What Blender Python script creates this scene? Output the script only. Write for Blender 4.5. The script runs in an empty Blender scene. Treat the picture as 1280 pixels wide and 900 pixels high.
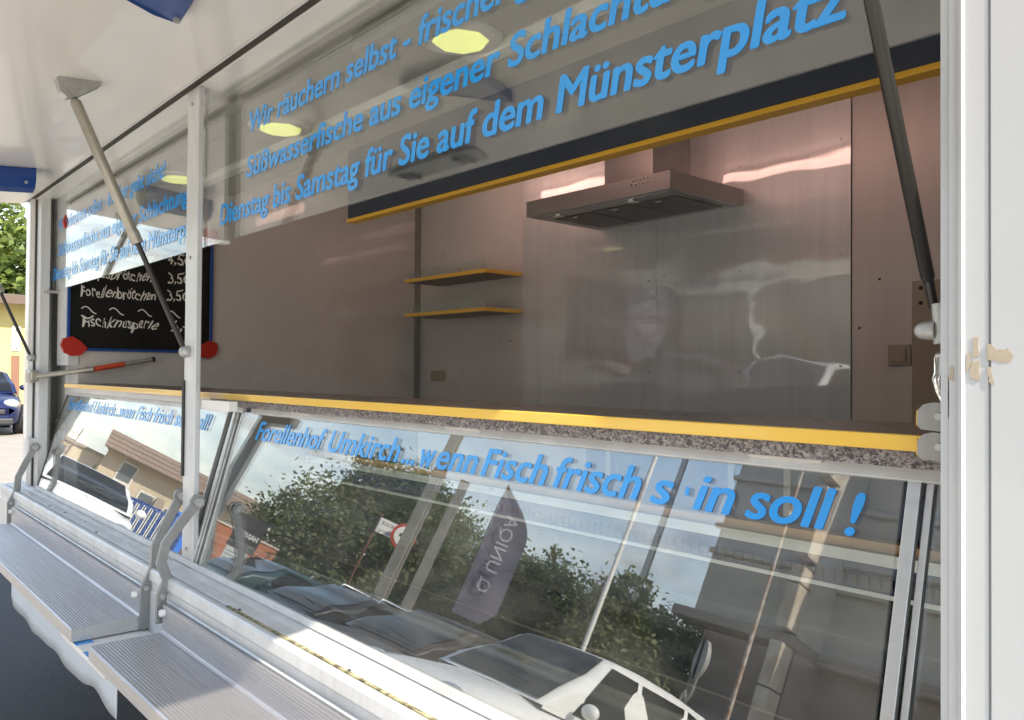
import bpy, math, random
from mathutils import Vector, Matrix
R = math.radians
scene = bpy.context.scene
col = scene.collection
random.seed(7)

# ------------------------------------------------------------------ camera
D = 0.9                      # one trailer unit, metres (distance of the eye from the serving side)
EYE = 1.55
yaw = math.atan(897 / 1020.0)
Fh = Vector((-math.cos(yaw), math.sin(yaw), 0)); R0 = Vector((math.sin(yaw), math.cos(yaw), 0))
pit = math.atan(15.7 / 1020.0); rol = 0.0078
Fv = Fh * math.cos(pit) + Vector((0, 0, math.sin(pit)))
U0 = R0.cross(Fv); Rv = R0 * math.cos(rol) + U0 * math.sin(rol); Uv = Rv.cross(Fv)
cam_d = bpy.data.cameras.new('camera'); cam = bpy.data.objects.new('camera', cam_d); col.objects.link(cam)
M = Matrix((Rv, Uv, -Fv)).transposed().to_4x4(); M.translation = Vector((0, -D, EYE)); cam.matrix_world = M
cam_d.sensor_width = 36.0; cam_d.lens = 36.0 * 1020.0 / 1280.0
cam_d.clip_start = 0.02; cam_d.clip_end = 1500
scene.camera = cam

# ------------------------------------------------------------------ world, sun, exposure
sun_vec = Vector((1.14, -0.17, 1.0)).normalized()
elev = math.asin(sun_vec.z)
w = bpy.data.worlds.new('World'); scene.world = w; w.use_nodes = True
nt = w.node_tree; nt.nodes.clear()
N = nt.nodes.new; L = nt.links.new
out = N('ShaderNodeOutputWorld'); bg = N('ShaderNodeBackground'); bg.inputs[1].default_value = 0.125
sky = N('ShaderNodeTexSky'); sky.sky_type = 'NISHITA'; sky.sun_disc = False
sky.sun_elevation = elev; sky.sun_rotation = math.atan2(sun_vec.x, sun_vec.y)
sky.air_density = 1.2; sky.dust_density = 0.3; sky.ozone_density = 1.5
tc = N('ShaderNodeTexCoord'); sep = N('ShaderNodeSeparateXYZ'); L(tc.outputs['Generated'], sep.inputs[0])
mx = N('ShaderNodeMath'); mx.operation = 'MAXIMUM'; mx.inputs[1].default_value = 0.0; L(sep.outputs[2], mx.inputs[0])
ad = N('ShaderNodeMath'); ad.operation = 'ADD'; ad.inputs[1].default_value = 0.22; L(mx.outputs[0], ad.inputs[0])
dv = N('ShaderNodeVectorMath'); dv.operation = 'DIVIDE'
cb = N('ShaderNodeCombineXYZ')
for i in range(3): L(ad.outputs[0], cb.inputs[i])
L(tc.outputs['Generated'], dv.inputs[0]); L(cb.outputs[0], dv.inputs[1])
nz = N('ShaderNodeTexNoise'); nz.inputs['Scale'].default_value = 1.9; nz.inputs['Detail'].default_value = 9; nz.inputs['Roughness'].default_value = 0.56
nz.inputs['Distortion'].default_value = 0.25
L(dv.outputs[0], nz.inputs['Vector'])
rp = N('ShaderNodeValToRGB'); rp.color_ramp.elements[0].position = 0.45; rp.color_ramp.elements[1].position = 0.66
L(nz.outputs[0], rp.inputs[0])
nz2 = N('ShaderNodeTexNoise'); nz2.inputs['Scale'].default_value = 5.0; nz2.inputs['Detail'].default_value = 6; L(dv.outputs[0], nz2.inputs['Vector'])
rc = N('ShaderNodeValToRGB'); rc.color_ramp.elements[0].color = (1.5, 1.8, 2.4, 1); rc.color_ramp.elements[1].color = (3.3, 3.35, 3.5, 1)
rc.color_ramp.elements[0].position = 0.35; rc.color_ramp.elements[1].position = 0.62
L(nz2.outputs[0], rc.inputs[0])
hz = N('ShaderNodeMapRange'); hz.inputs['From Min'].default_value = 0.02; hz.inputs['From Max'].default_value = 0.38; hz.inputs['To Min'].default_value = 0.92; hz.inputs['To Max'].default_value = 0.0
L(sep.outputs[2], hz.inputs[0])       # cumulus banks close up towards the horizon
cm = N('ShaderNodeMath'); cm.operation = 'MAXIMUM'; L(rp.outputs[0], cm.inputs[0]); L(hz.outputs[0], cm.inputs[1])
mixc = N('ShaderNodeMixRGB'); L(cm.outputs[0], mixc.inputs[0]); L(sky.outputs[0], mixc.inputs[1]); L(rc.outputs[0], mixc.inputs[2])
L(mixc.outputs[0], bg.inputs[0]); L(bg.outputs[0], out.inputs[0])
sl = bpy.data.lights.new('sun', 'SUN'); sl.energy = 2.3; sl.angle = R(0.53); sl.color = (1.0, 0.955, 0.88)
so = bpy.data.objects.new('sun', sl); col.objects.link(so); so.rotation_euler = (-sun_vec).to_track_quat('-Z', 'Y').to_euler()
vs = scene.view_settings; vs.view_transform = 'Standard'; vs.look = 'None'; vs.exposure = 2.05; vs.gamma = 1.0
vs.use_white_balance = True; vs.white_balance_temperature = 7300; vs.white_balance_tint = 10
try: vs.use_curve_mapping = False
except Exception: pass
scene.cycles.max_bounces = 14; scene.cycles.transparent_max_bounces = 24; scene.cycles.glossy_bounces = 6

# ------------------------------------------------------------------ materials
MATS = {}
def mat(name, color=(0.5,)*3, rough=0.5, metal=0.0, spec=0.5, noise=None, bump=None, emit=None, coat=0.0, aniso=None):
    """noise=(scale, amount, stretch xyz, second colour)  bump=(scale, strength, stretch, detail)"""
    if name in MATS: return MATS[name]
    m = bpy.data.materials.new(name); m.use_nodes = True; t = m.node_tree
    b = t.nodes['Principled BSDF']; b.inputs['Base Color'].default_value = (*color, 1)
    b.inputs['Roughness'].default_value = rough; b.inputs['Metallic'].default_value = metal
    b.inputs['Specular IOR Level'].default_value = spec
    if coat: b.inputs['Coat Weight'].default_value = coat; b.inputs['Coat Roughness'].default_value = 0.04
    def coords(stretch):
        c = t.nodes.new('ShaderNodeTexCoord'); mp = t.nodes.new('ShaderNodeMapping'); mp.inputs['Scale'].default_value = stretch
        t.links.new(c.outputs['Object'], mp.inputs[0]); return mp.outputs[0]
    if noise:
        sc, amt, st, c2 = noise
        n = t.nodes.new('ShaderNodeTexNoise'); n.inputs['Scale'].default_value = sc; n.inputs['Detail'].default_value = 8; n.inputs['Roughness'].default_value = 0.65
        t.links.new(coords(st), n.inputs['Vector'])
        r = t.nodes.new('ShaderNodeValToRGB'); r.color_ramp.elements[0].position = 0.5 - amt; r.color_ramp.elements[1].position = 0.5 + amt
        r.color_ramp.elements[0].color = (*color, 1); r.color_ramp.elements[1].color = (*c2, 1)
        t.links.new(n.outputs[0], r.inputs[0]); t.links.new(r.outputs[0], b.inputs['Base Color'])
        mr = t.nodes.new('ShaderNodeMapRange'); mr.inputs['To Min'].default_value = max(0.02, rough * 0.8); mr.inputs['To Max'].default_value = min(1, rough * 1.25)
        t.links.new(n.outputs[0], mr.inputs[0]); t.links.new(mr.outputs[0], b.inputs['Roughness'])
    if bump:
        sc, stg, st, det = bump
        n = t.nodes.new('ShaderNodeTexNoise'); n.inputs['Scale'].default_value = sc; n.inputs['Detail'].default_value = det
        t.links.new(coords(st), n.inputs['Vector'])
        bp = t.nodes.new('ShaderNodeBump'); bp.inputs['Strength'].default_value = stg; bp.inputs['Distance'].default_value = 0.01
        t.links.new(n.outputs[0], bp.inputs['Height']); t.links.new(bp.outputs[0], b.inputs['Normal'])
    if emit:
        b.inputs['Emission Color'].default_value = (*emit[0], 1); b.inputs['Emission Strength'].default_value = emit[1]
    MATS[name] = m; return m

def glass(name, r0, tint=(0.96, 0.985, 0.975), dirt=0.03, wav=0.0):
    m = bpy.data.materials.new(name); m.use_nodes = True; t = m.node_tree; t.nodes.clear()
    o = t.nodes.new('ShaderNodeOutputMaterial'); tr = t.nodes.new('ShaderNodeBsdfTransparent'); tr.inputs[0].default_value = (*tint, 1)
    gl = t.nodes.new('ShaderNodeBsdfGlossy'); gl.inputs['Roughness'].default_value = 0.0; gl.inputs[0].default_value = (1, 1, 1, 1)
    lw = t.nodes.new('ShaderNodeLayerWeight'); lw.inputs[0].default_value = 0.5
    pw = t.nodes.new('ShaderNodeMath'); pw.operation = 'POWER'; pw.inputs[1].default_value = 4.6; t.links.new(lw.outputs['Facing'], pw.inputs[0])
    ma = t.nodes.new('ShaderNodeMath'); ma.operation = 'MULTIPLY_ADD'; ma.inputs[1].default_value = 1 - r0; ma.inputs[2].default_value = r0
    t.links.new(pw.outputs[0], ma.inputs[0])
    mi = t.nodes.new('ShaderNodeMixShader'); t.links.new(ma.outputs[0], mi.inputs[0]); t.links.new(tr.outputs[0], mi.inputs[1]); t.links.new(gl.outputs[0], mi.inputs[2])
    # a film of dust and wiped streaks
    df = t.nodes.new('ShaderNodeBsdfDiffuse'); df.inputs[0].default_value = (0.62, 0.6, 0.56, 1)
    c = t.nodes.new('ShaderNodeTexCoord'); mp = t.nodes.new('ShaderNodeMapping'); mp.inputs['Scale'].default_value = (1, 1, 2.2); t.links.new(c.outputs['Object'], mp.inputs[0])
    n = t.nodes.new('ShaderNodeTexNoise'); n.inputs['Scale'].default_value = 3.5; n.inputs['Detail'].default_value = 10; n.inputs['Roughness'].default_value = 0.7
    t.links.new(mp.outputs[0], n.inputs['Vector'])
    mr = t.nodes.new('ShaderNodeMapRange'); mr.inputs['From Min'].default_value = 0.35; mr.inputs['From Max'].default_value = 0.8
    mr.inputs['To Min'].default_value = 0.0; mr.inputs['To Max'].default_value = dirt * 2.2; t.links.new(n.outputs[0], mr.inputs[0])
    m2 = t.nodes.new('ShaderNodeMixShader'); t.links.new(mr.outputs[0], m2.inputs[0]); t.links.new(mi.outputs[0], m2.inputs[1]); t.links.new(df.outputs[0], m2.inputs[2])
    if wav:
        n3 = t.nodes.new('ShaderNodeTexNoise'); n3.inputs['Scale'].default_value = 1.6; n3.inputs['Detail'].default_value = 1; t.links.new(c.outputs['Object'], n3.inputs['Vector'])
        bp = t.nodes.new('ShaderNodeBump'); bp.inputs['Strength'].default_value = wav; bp.inputs['Distance'].default_value = 0.01
        t.links.new(n3.outputs[0], bp.inputs['Height']); t.links.new(bp.outputs[0], gl.inputs['Normal'])
    t.links.new(m2.outputs[0], o.inputs[0]); MATS[name] = m; return m

G_UP = glass('glass_upper', 0.085, dirt=0.045)
G_LOW = glass('glass_lower', 0.15, dirt=0.034, wav=0.012)
G_CLR = glass('glass_clear', 0.06, (0.93, 0.97, 0.95), 0.02)
G_CAR = mat('car_glass', (0.012, 0.012, 0.013), 0.06, spec=0.3)
WHITE = mat('white_gelcoat', (0.72, 0.72, 0.71), 0.28, spec=0.5, noise=(2.2, 0.3, (1, 1, 1), (0.62, 0.62, 0.60)), coat=0.35)
PILW = mat('pillar_white_dimmed', (0.50, 0.51, 0.52), 0.3, noise=(3, 0.3, (1, 1, 1), (0.46, 0.47, 0.48)), coat=0.3)  # same white as the body, darkened in colour to offset the sun
LIDW = mat('lid_white', (0.87, 0.84, 0.785), 0.25, noise=(1.6, 0.3, (1, 1, 1), (0.83, 0.80, 0.745)), coat=0.3, bump=(2.2, 0.18, (1, 1, 1), 1))
ALU = mat('aluminium_profile', (0.66, 0.66, 0.65), 0.36, 0.75, noise=(9, 0.25, (0.4, 4, 4), (0.52, 0.52, 0.51)))
PAINTALU = mat('painted_profile', (0.66, 0.67, 0.68), 0.38, 0.15, noise=(9, 0.16, (1, 3, .25), (0.54, 0.545, 0.54)), bump=(60, 0.10, (1, 1, .3), 4))
SHELF = mat('brushed_shelf', (0.55, 0.535, 0.545), 0.42, 0.8, noise=(26, 0.2, (0.12, 5, 5), (0.45, 0.435, 0.45)), bump=(120, 0.10, (0.05, 1, 1), 4))
GALV = mat('galvanised_arm', (0.33, 0.33, 0.32), 0.42, 0.55, noise=(30, 0.2, (1, 1, 0.4), (0.25, 0.25, 0.245)))
STEEL = mat('stainless_wall', (0.76, 0.775, 0.775), 0.42, 0.62, noise=(3.2, 0.32, (5, 1, 0.45), (0.60, 0.61, 0.605)), bump=(1.9, 0.6, (1, 1, 1.7), 1.6), coat=1.0)
STEEL.node_tree.nodes['Principled BSDF'].inputs['Coat IOR'].default_value = 2.0
STEEL.node_tree.nodes['Principled BSDF'].inputs['Coat Roughness'].default_value = 0.035
for l_ in list(STEEL.node_tree.links):
    if l_.to_socket.name == 'Normal': STEEL.node_tree.links.new(l_.from_socket, STEEL.node_tree.nodes['Principled BSDF'].inputs['Coat Normal']); break
STEELH = mat('stainless_hood', (0.50, 0.485, 0.47), 0.36, 0.85, noise=(14, 0.25, (0.3, 1, 6), (0.40, 0.385, 0.37)))
CHROME = mat('chrome', (0.7, 0.69, 0.67), 0.1, 1.0)
LAM = mat('laminate_wall', (0.60, 0.575, 0.545), 0.28, spec=0.5, noise=(1.7, 0.28, (1, 1, 1), (0.52, 0.495, 0.465)), bump=(70, 0.03, (1, 1, 1), 3), coat=0.7)
LAM.node_tree.nodes['Principled BSDF'].inputs['Coat IOR'].default_value = 1.75
LAMR = mat('brushed_laminate', (0.70, 0.635, 0.59), 0.36, 0.2, noise=(3.0, 0.3, (4, 1, 0.5), (0.60, 0.545, 0.505)))
INW = mat('ceiling_white', (0.74, 0.70, 0.65), 0.4, noise=(1.5, 0.3, (1, 1, 1), (0.58, 0.54, 0.50)))
INGREY = mat('ceiling_grey', (0.34, 0.33, 0.315), 0.45)
DARK = mat('black_rubber', (0.018, 0.018, 0.018), 0.6)
BROWNR = mat('brown_seal', (0.045, 0.036, 0.028), 0.6)
ROD = mat('strut_rod', (0.03, 0.028, 0.026), 0.28, 0.4)
CYL = mat('strut_cylinder', (0.42, 0.40, 0.34), 0.38, 0.6, noise=(25, 0.2, (1, 1, 1), (0.33, 0.31, 0.26)))
ZINC = mat('zinc_fitting', (0.50, 0.50, 0.49), 0.45, 0.6, noise=(40, 0.2, (1, 1, 1), (0.36, 0.36, 0.35)))
YEL = mat('yellow_edge', (0.82, 0.53, 0.10), 0.32, coat=0.3, noise=(5, 0.2, (0.4, 1, 1), (0.78, 0.45, 0.05)))
YELD = mat('yellow_trim', (0.75, 0.41, 0.04), 0.4)
NAVY = mat('navy_fascia', (0.030, 0.037, 0.060), 0.33, noise=(6, 0.2, (1, 1, 1), (0.040, 0.047, 0.070)))
CTOP = mat('counter_top', (0.115, 0.092, 0.078), 0.28, noise=(20, 0.25, (1, 1, 1), (0.14, 0.115, 0.10)))
TXT = mat('blue_vinyl', (0.002, 0.28, 0.78), 0.14, spec=0.8, noise=(11, 0.3, (1, 1, 1), (0.006, 0.32, 0.74)))
BLUEB = mat('blue_plastic', (0.006, 0.055, 0.25), 0.3, coat=0.2)
REDP = mat('red_plastic', (0.42, 0.02, 0.012), 0.4)
CHALKB = mat('chalkboard_black', (0.006, 0.006, 0.006), 0.55, spec=0.25, noise=(8, 0.3, (1, 1, 1), (0.011, 0.011, 0.011)))
CHALK = mat('chalk', (0.70, 0.68, 0.64), 0.9, spec=0.1)
CREAM = mat('cream_plastic', (0.42, 0.36, 0.27), 0.4)
WPL = mat('white_plastic', (0.75, 0.74, 0.71), 0.4)
SKIRT = mat('skirt_sheet', (0.70, 0.74, 0.78), 0.45, bump=(5, 0.5, (1, 1, 0.6), 2))
RESID = mat('tape_residue', (0.36, 0.29, 0.21), 0.75, noise=(60, 0.3, (1, 1, 1), (0.46, 0.40, 0.32)))
GRIME = mat('grime', (0.10, 0.085, 0.05), 0.8, noise=(45, 0.10, (1, 1, 1), (0.50, 0.46, 0.27)))
CASEB = mat('case_dark', (0.010, 0.010, 0.012), 0.35)
CASEN = mat('case_navy', (0.012, 0.026, 0.085), 0.35)
WOODE = mat('wood_edge', (0.62, 0.33, 0.14), 0.45)
FILT = mat('grease_filter', (0.20, 0.19, 0.18), 0.45, 0.8, bump=(160, 0.5, (1, 1, 1), 2))
LENS = mat('lamp_lens', (0.6, 0.62, 0.4), 0.3, emit=((0.78, 0.85, 0.25), 0.26))
TUBE = mat('lit_tube', (0.9, 0.8, 0.8), 0.4, emit=((1.0, 0.62, 0.58), 1.65))

def granite():
    m = bpy.data.materials.new('granite'); m.use_nodes = True; t = m.node_tree; b = t.nodes['Principled BSDF']; b.inputs['Roughness'].default_value = 0.35
    c = t.nodes.new('ShaderNodeTexCoord'); mp = t.nodes.new('ShaderNodeMapping'); mp.inputs['Scale'].default_value = (1, 1, 1.4)
    mp.inputs['Rotation'].default_value = (0, 0.5, 0); t.links.new(c.outputs['Object'], mp.inputs[0])
    n = t.nodes.new('ShaderNodeTexNoise'); n.inputs['Scale'].default_value = 125; n.inputs['Detail'].default_value = 4; n.inputs['Roughness'].default_value = 0.6
    n.inputs['Distortion'].default_value = 1.2; t.links.new(mp.outputs[0], n.inputs['Vector'])
    r = t.nodes.new('ShaderNodeValToRGB'); e = r.color_ramp.elements
    e[0].position = 0.40; e[0].color = (0.045, 0.042, 0.045, 1); e[1].position = 0.66; e[1].color = (0.36, 0.34, 0.335, 1)
    x = r.color_ramp.elements.new(0.50); x.color = (0.17, 0.145, 0.155, 1)
    t.links.new(n.outputs[0], r.inputs[0]); t.links.new(r.outputs[0], b.inputs['Base Color']); MATS['granite'] = m; return m
GRAN = granite()

# ------------------------------------------------------------------ mesh building
class MB:
    def __init__(s): s.v = []; s.f = []; s.sm = []; s.mi = []; s.m = 0
    def add(s, vs, fs, smooth=False):
        o = len(s.v); s.v += [Vector(p) for p in vs]
        for f in fs: s.f.append([i + o for i in f]); s.sm.append(smooth); s.mi.append(s.m)
        return s
    def box(s, x0, x1, y0, y1, z0, z1):
        return s.add([(x0,y0,z0),(x1,y0,z0),(x1,y1,z0),(x0,y1,z0),(x0,y0,z1),(x1,y0,z1),(x1,y1,z1),(x0,y1,z1)],
            [(0,3,2,1),(4,5,6,7),(0,1,5,4),(1,2,6,5),(2,3,7,6),(3,0,4,7)])
    def hexa(s, b, t):   # two quads, bottom and top, same winding
        return s.add(list(b) + list(t), [(0,3,2,1),(4,5,6,7),(0,1,5,4),(1,2,6,5),(2,3,7,6),(3,0,4,7)])
    def prism(s, poly, axis, a, b, smooth=False):
        """poly: list of 2D points; extruded along axis from a to b. axis x: poly=(y,z); y: (x,z); z: (x,y)"""
        n = len(poly)
        def P(p, k): return {'x': (k, p[0], p[1]), 'y': (p[0], k, p[1]), 'z': (p[0], p[1], k)}[axis]
        s.add([P(p, a) for p in poly] + [P(p, b) for p in poly], [(i, (i+1) % n, n + (i+1) % n, n + i) for i in range(n)], smooth)
        s.add([P(p, a) for p in poly], [tuple(reversed(range(n)))]); s.add([P(p, b) for p in poly], [tuple(range(n))]); return s
    def tube(s, pts, r, n=12, cap=True):
        pts = [Vector(p) for p in pts]; rs = r if isinstance(r, (list, tuple)) else [r] * len(pts); rings = []; up = None
        for i, p in enumerate(pts):
            d = (pts[min(i+1, len(pts)-1)] - pts[max(i-1, 0)]).normalized()
            if up is None: up = Vector((0,0,1)) if abs(d.z) < 0.9 else Vector((1,0,0))
            a = d.cross(up).normalized(); b = a.cross(d).normalized(); up = b
            rings.append([p + (a * math.cos(2*math.pi*k/n) + b * math.sin(2*math.pi*k/n)) * rs[i] for k in range(n)])
        vs = [q for rg in rings for q in rg]
        s.add(vs, [(i*n+k, i*n+(k+1) % n, (i+1)*n+(k+1) % n, (i+1)*n+k) for i in range(len(pts)-1) for k in range(n)], True)
        if cap: s.add(rings[0], [tuple(range(n))]); s.add(rings[-1], [tuple(reversed(range(n)))])
        return s
    def disc(s, c, axis, r, th, n=24, r2=None):
        a = Vector(axis).normalized(); return s.tube([Vector(c) - a*th/2, Vector(c) + a*th/2], [r, r2 or r], n)
    def ball(s, c, r, n=14, m=8, sc=(1,1,1)):
        c = Vector(c); vs = []; fs = []
        for i in range(m+1):
            th = math.pi*i/m
            for k in range(n):
                ph = 2*math.pi*k/n; vs.append(c + Vector((r*sc[0]*math.sin(th)*math.cos(ph), r*sc[1]*math.sin(th)*math.sin(ph), r*sc[2]*math.cos(th))))
        for i in range(m):
            for k in range(n): fs.append((i*n+k, (i+1)*n+k, (i+1)*n+(k+1) % n, i*n+(k+1) % n))
        return s.add(vs, fs, True)
    def strap(s, pts, wdir, wid, th):
        """flat bar following pts; wid along wdir, th across"""
        pts = [Vector(p) for p in pts]; wd = Vector(wdir).normalized(); vs = []
        for i, p in enumerate(pts):
            d = (pts[min(i+1, len(pts)-1)] - pts[max(i-1, 0)]).normalized(); nn = d.cross(wd).normalized()
            for a, b in ((-1,-1),(1,-1),(1,1),(-1,1)): vs.append(p + wd*wid/2*a + nn*th/2*b)
        fs = [(i*4+k, i*4+(k+1) % 4, (i+1)*4+(k+1) % 4, (i+1)*4+k) for i in range(len(pts)-1) for k in range(4)]
        m = 4*(len(pts)-1); fs += [(3,2,1,0), (m, m+1, m+2, m+3)]
        return s.add(vs, fs)
    def build(s, name, m, parent=None, bevel=0.0, scale=None, fix=True):
        """scale='T': vertices are in trailer units"""
        vs = s.v
        if scale == 'T': vs = [Vector((p.x*D, p.y*D, EYE + p.z*D)) for p in vs]
        lo = Vector((min(p.x for p in vs), min(p.y for p in vs), min(p.z for p in vs))); hi = Vector((max(p.x for p in vs), max(p.y for p in vs), max(p.z for p in vs)))
        o0 = Vector(((lo.x+hi.x)/2, (lo.y+hi.y)/2, lo.z))
        me = bpy.data.meshes.new(name); me.from_pydata([tuple(p - o0) for p in vs], [], s.f)
        me.polygons.foreach_set('use_smooth', s.sm)
        ms = m if isinstance(m, (list, tuple)) else [m]
        for q in ms: me.materials.append(q)
        if len(ms) > 1: me.polygons.foreach_set('material_index', s.mi)
        me.update()
        if fix and len(s.f) < 4000:
            import bmesh
            bm = bmesh.new(); bm.from_mesh(me); bmesh.ops.recalc_face_normals(bm, faces=bm.faces); bm.to_mesh(me); bm.free()
        o = bpy.data.objects.new(name, me); col.objects.link(o); place(o, o0, parent)
        if bevel:
            bv = o.modifiers.new('bevel', 'BEVEL'); bv.width = bevel; bv.segments = 2; bv.limit_method = 'ANGLE'; bv.angle_limit = R(40)
        return o
def wl(o):
    v = Vector(o.location); p = o.parent
    while p: v += Vector(p.location); p = p.parent
    return v
def place(o, loc, parent):
    if parent is not None: o.parent = parent; o.location = Vector(loc) - wl(parent)
    else: o.location = loc
def tag(o, label=None, cat=None, group=None, kind=None):
    if label: o['label'] = label
    if cat: o['category'] = cat
    if group: o['group'] = group
    if kind: o['kind'] = kind
    return o
def empty(name, loc, label=None, cat=None, group=None, kind=None):
    o = bpy.data.objects.new(name, None); o.empty_display_size = 0.1; col.objects.link(o); o.location = loc
    return tag(o, label, cat, group, kind)
def copy_tree(o, parent=None):
    c = o.copy(); col.objects.link(c)
    if parent is not None: c.parent = parent
    for ch in [q for q in bpy.data.objects if q.parent == o]: copy_tree(ch, c)
    return c
def TW(x, y, h): return Vector((x*D, y*D, EYE + h*D))
def text(name, s, m, origin, xdir, ydir, size, parent, width=None, bold=0.0, shear=0.0, th=0.0003, spacing=1.0, hand=False):
    """flat lettering: a mesh made from a text curve, laid on the plane origin/xdir/ydir (world metres)"""
    cu = bpy.data.curves.new(name, 'FONT'); cu.body = s; cu.size = size; cu.offset = min(bold, 0.0); cu.shear = shear; cu.extrude = th; cu.space_character = spacing
    cu.resolution_u = 5
    t = bpy.data.objects.new('tmp_text', cu); col.objects.link(t)
    dg = bpy.context.evaluated_depsgraph_get(); me = bpy.data.meshes.new_from_object(t.evaluated_get(dg)); me.name = name
    bpy.data.objects.remove(t); bpy.data.curves.remove(cu)
    xd = Vector(xdir).normalized(); yd = Vector(ydir).normalized(); zd = xd.cross(yd)
    if hand:      # loose handwriting: every letter leans, grows and sits a little differently
        ph = sum(ord(c) for c in s)
        for v in me.vertices:
            x = v.co.x/size; v.co.y = v.co.y*(1 + .16*math.sin(x*5.1+ph)) + size*(.05*math.sin(x*3.3+ph*.7) + .02*math.sin(x*11)); v.co.x += size*(.05*math.sin(x*4.3+ph) + .10*math.sin(v.co.y/size*5+x*2))
    xs = [v.co.x for v in me.vertices]; k = 1.0
    if width: k = width / (max(xs) - min(xs))
    for v in me.vertices: p = xd * (v.co.x - (min(xs) if width else 0)) * k + yd * v.co.y + zd * v.co.z; v.co = p
    if bold > 0:      # heavy cut: the same letters a hair to every side, each copy a hair deeper
        vs0 = [v.co.copy() for v in me.vertices]; fs0 = [list(p.vertices) for p in me.polygons]; n0 = len(vs0); V = []; F = []
        for q in range(7):
            a_ = q*math.pi/3; o_ = bold if q < 6 else 0
            V += [v + xd*o_*math.cos(a_)*1.25 + yd*o_*math.sin(a_)*.75 - zd*(0.00008*q) for v in vs0]; F += [[i + n0*q for i in f] for f in fs0]
        me = bpy.data.meshes.new(name); me.from_pydata([tuple(v) for v in V], [], F)
    me.materials.clear(); me.materials.append(m)
    for p in me.polygons: p.material_index = 0
    o = bpy.data.objects.new(name, me); col.objects.link(o); place(o, origin, parent); return o

# ------------------------------------------------------------------ ground (structure)
ASPH = mat('asphalt', (0.036, 0.037, 0.040), 0.9, noise=(38, 0.12, (1, 1, 1), (0.060, 0.060, 0.063)), bump=(90, 1.0, (1, 1, 1), 6))
PAVE = mat('light_paving', (0.34, 0.305, 0.26), 0.85, noise=(3, 0.3, (1, 1, 1), (0.27, 0.24, 0.205)), bump=(60, 0.5, (1, 1, 1), 5))
PAVE2 = mat('bounce_paving', (0.58, 0.53, 0.455), 0.85, noise=(3, 0.3, (1, 1, 1), (0.50, 0.455, 0.39)), bump=(60, 0.5, (1, 1, 1), 5))  # paleness raised to throw more light up at the hatch lid
tag(MB().add([(-300,-300,0),(300,-300,0),(300,300,0),(-300,300,0)], [(0,1,2,3)]).build('ground', ASPH, fix=False), kind='structure')
tag(MB().box(-60, -8.4, -1.145, 60, -0.05, 0.012).build('pavement', PAVE), kind='structure')
tag(MB().box(-60, 40, -60, -1.15, -0.05, 0.010).build('bounce_square', PAVE2), kind='structure')  # unseen pale ground, added to bounce sunlight onto the lid underside

# ------------------------------------------------------------------ the vending trailer
tr = empty('vending_trailer', (-2.6, 1.1, 0), 'white market vending trailer with its side hatch open above a long yellow edged counter', 'trailer')
def T(mb, name, m, parent=tr, bevel=0.0): return mb.build(name, m, parent, bevel, 'T')
XL, XR = -5.50, 0.02         # outer ends, trailer units
WX0, WX1 = -4.86, -0.33      # inner faces of the end walls
YB = 2.382
# roof skin, curved edges
prof = [(0.0, 0.99), (0.02, 1.12), (0.10, 1.26), (0.24, 1.36), (0.45, 1.40), (2.1, 1.40), (2.3, 1.36), (2.44, 1.26), (2.50, 1.10), (2.50, -1.12), (2.47, -1.12), (2.47, 1.09), (2.41, 1.235), (2.28, 1.33), (2.09, 1.37), (0.46, 1.37), (0.26, 1.33), (0.12, 1.235), (0.05, 1.11), (0.03, 0.99)]
T(MB().prism(prof, 'x', XL, XR), 'roof_shell', WHITE)
for xa, xb in ((XL, WX0 - 0.02), (WX1 + 0.012, XR)):
    pass
# end walls: left one has the interior laminate face
T(MB().box(XL, XL+0.03, 0.12, 2.47, -1.12, 1.36), 'end_wall', WHITE)
T(MB().box(-0.02, XR, 0.12, 2.47, -1.12, 1.36), 'end_wall', WHITE)
# left wall lining, three sheets
T(MB().box(WX0-0.02, WX0, 0.155, YB, -0.9, 1.32), 'wall_lining', LAM)
T(MB().box(WX1, WX1+0.02, 0.155, YB, -0.9, 1.32), 'wall_lining', LAM)
# back wall
T(MB().box(WX0, -3.748, YB, YB+0.02, -1.0, 1.32), 'back_panel', LAM)
st1 = T(MB().box(-3.745, -2.702, YB-0.006, YB+0.014, -0.9, 1.30), 'steel_splashback', STEEL)
st2 = T(MB().box(-2.699, -1.656, YB-0.008, YB+0.012, -0.9, 1.30), 'steel_splashback', STEEL)
T(MB().box(-1.653, WX1, YB, YB+0.02, -1.0, 1.32), 'back_panel', LAMR)
T(MB().box(WX0, WX0+0.012, YB-0.045, YB-0.001, -0.9, 1.30), 'corner_strip', GALV)
# small holes
for x, y, z in ((-1.535, YB-.001, .40), (-1.62, YB-.001, .20), (-1.40, YB-.001, -.11), (-4.3, YB-.001, .20), (-3.86, YB-.001, .20)): T(MB().disc((x, y, z), (0, 1, 0), 0.0055, 0.004, 10), 'screw_hole', DARK)
for y, z in ((.62, .92), (.95, .70), (1.35, .88), (1.7, .55), (1.2, .30), (1.9, -.02), (2.1, .92)): T(MB().disc((WX0+.001, y, z), (1, 0, 0), 0.005, 0.003, 10), 'rivet', ZINC)
for x in (-3.70, -3.2, -2.75, -2.65, -2.2, -1.70):
    for z in (1.0, .5, .02): T(MB().disc((x, YB-.0095, z+.03*math.sin(x*7)), (0, 1, 0), 0.0045, 0.004, 10), 'rivet', ZINC)
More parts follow.
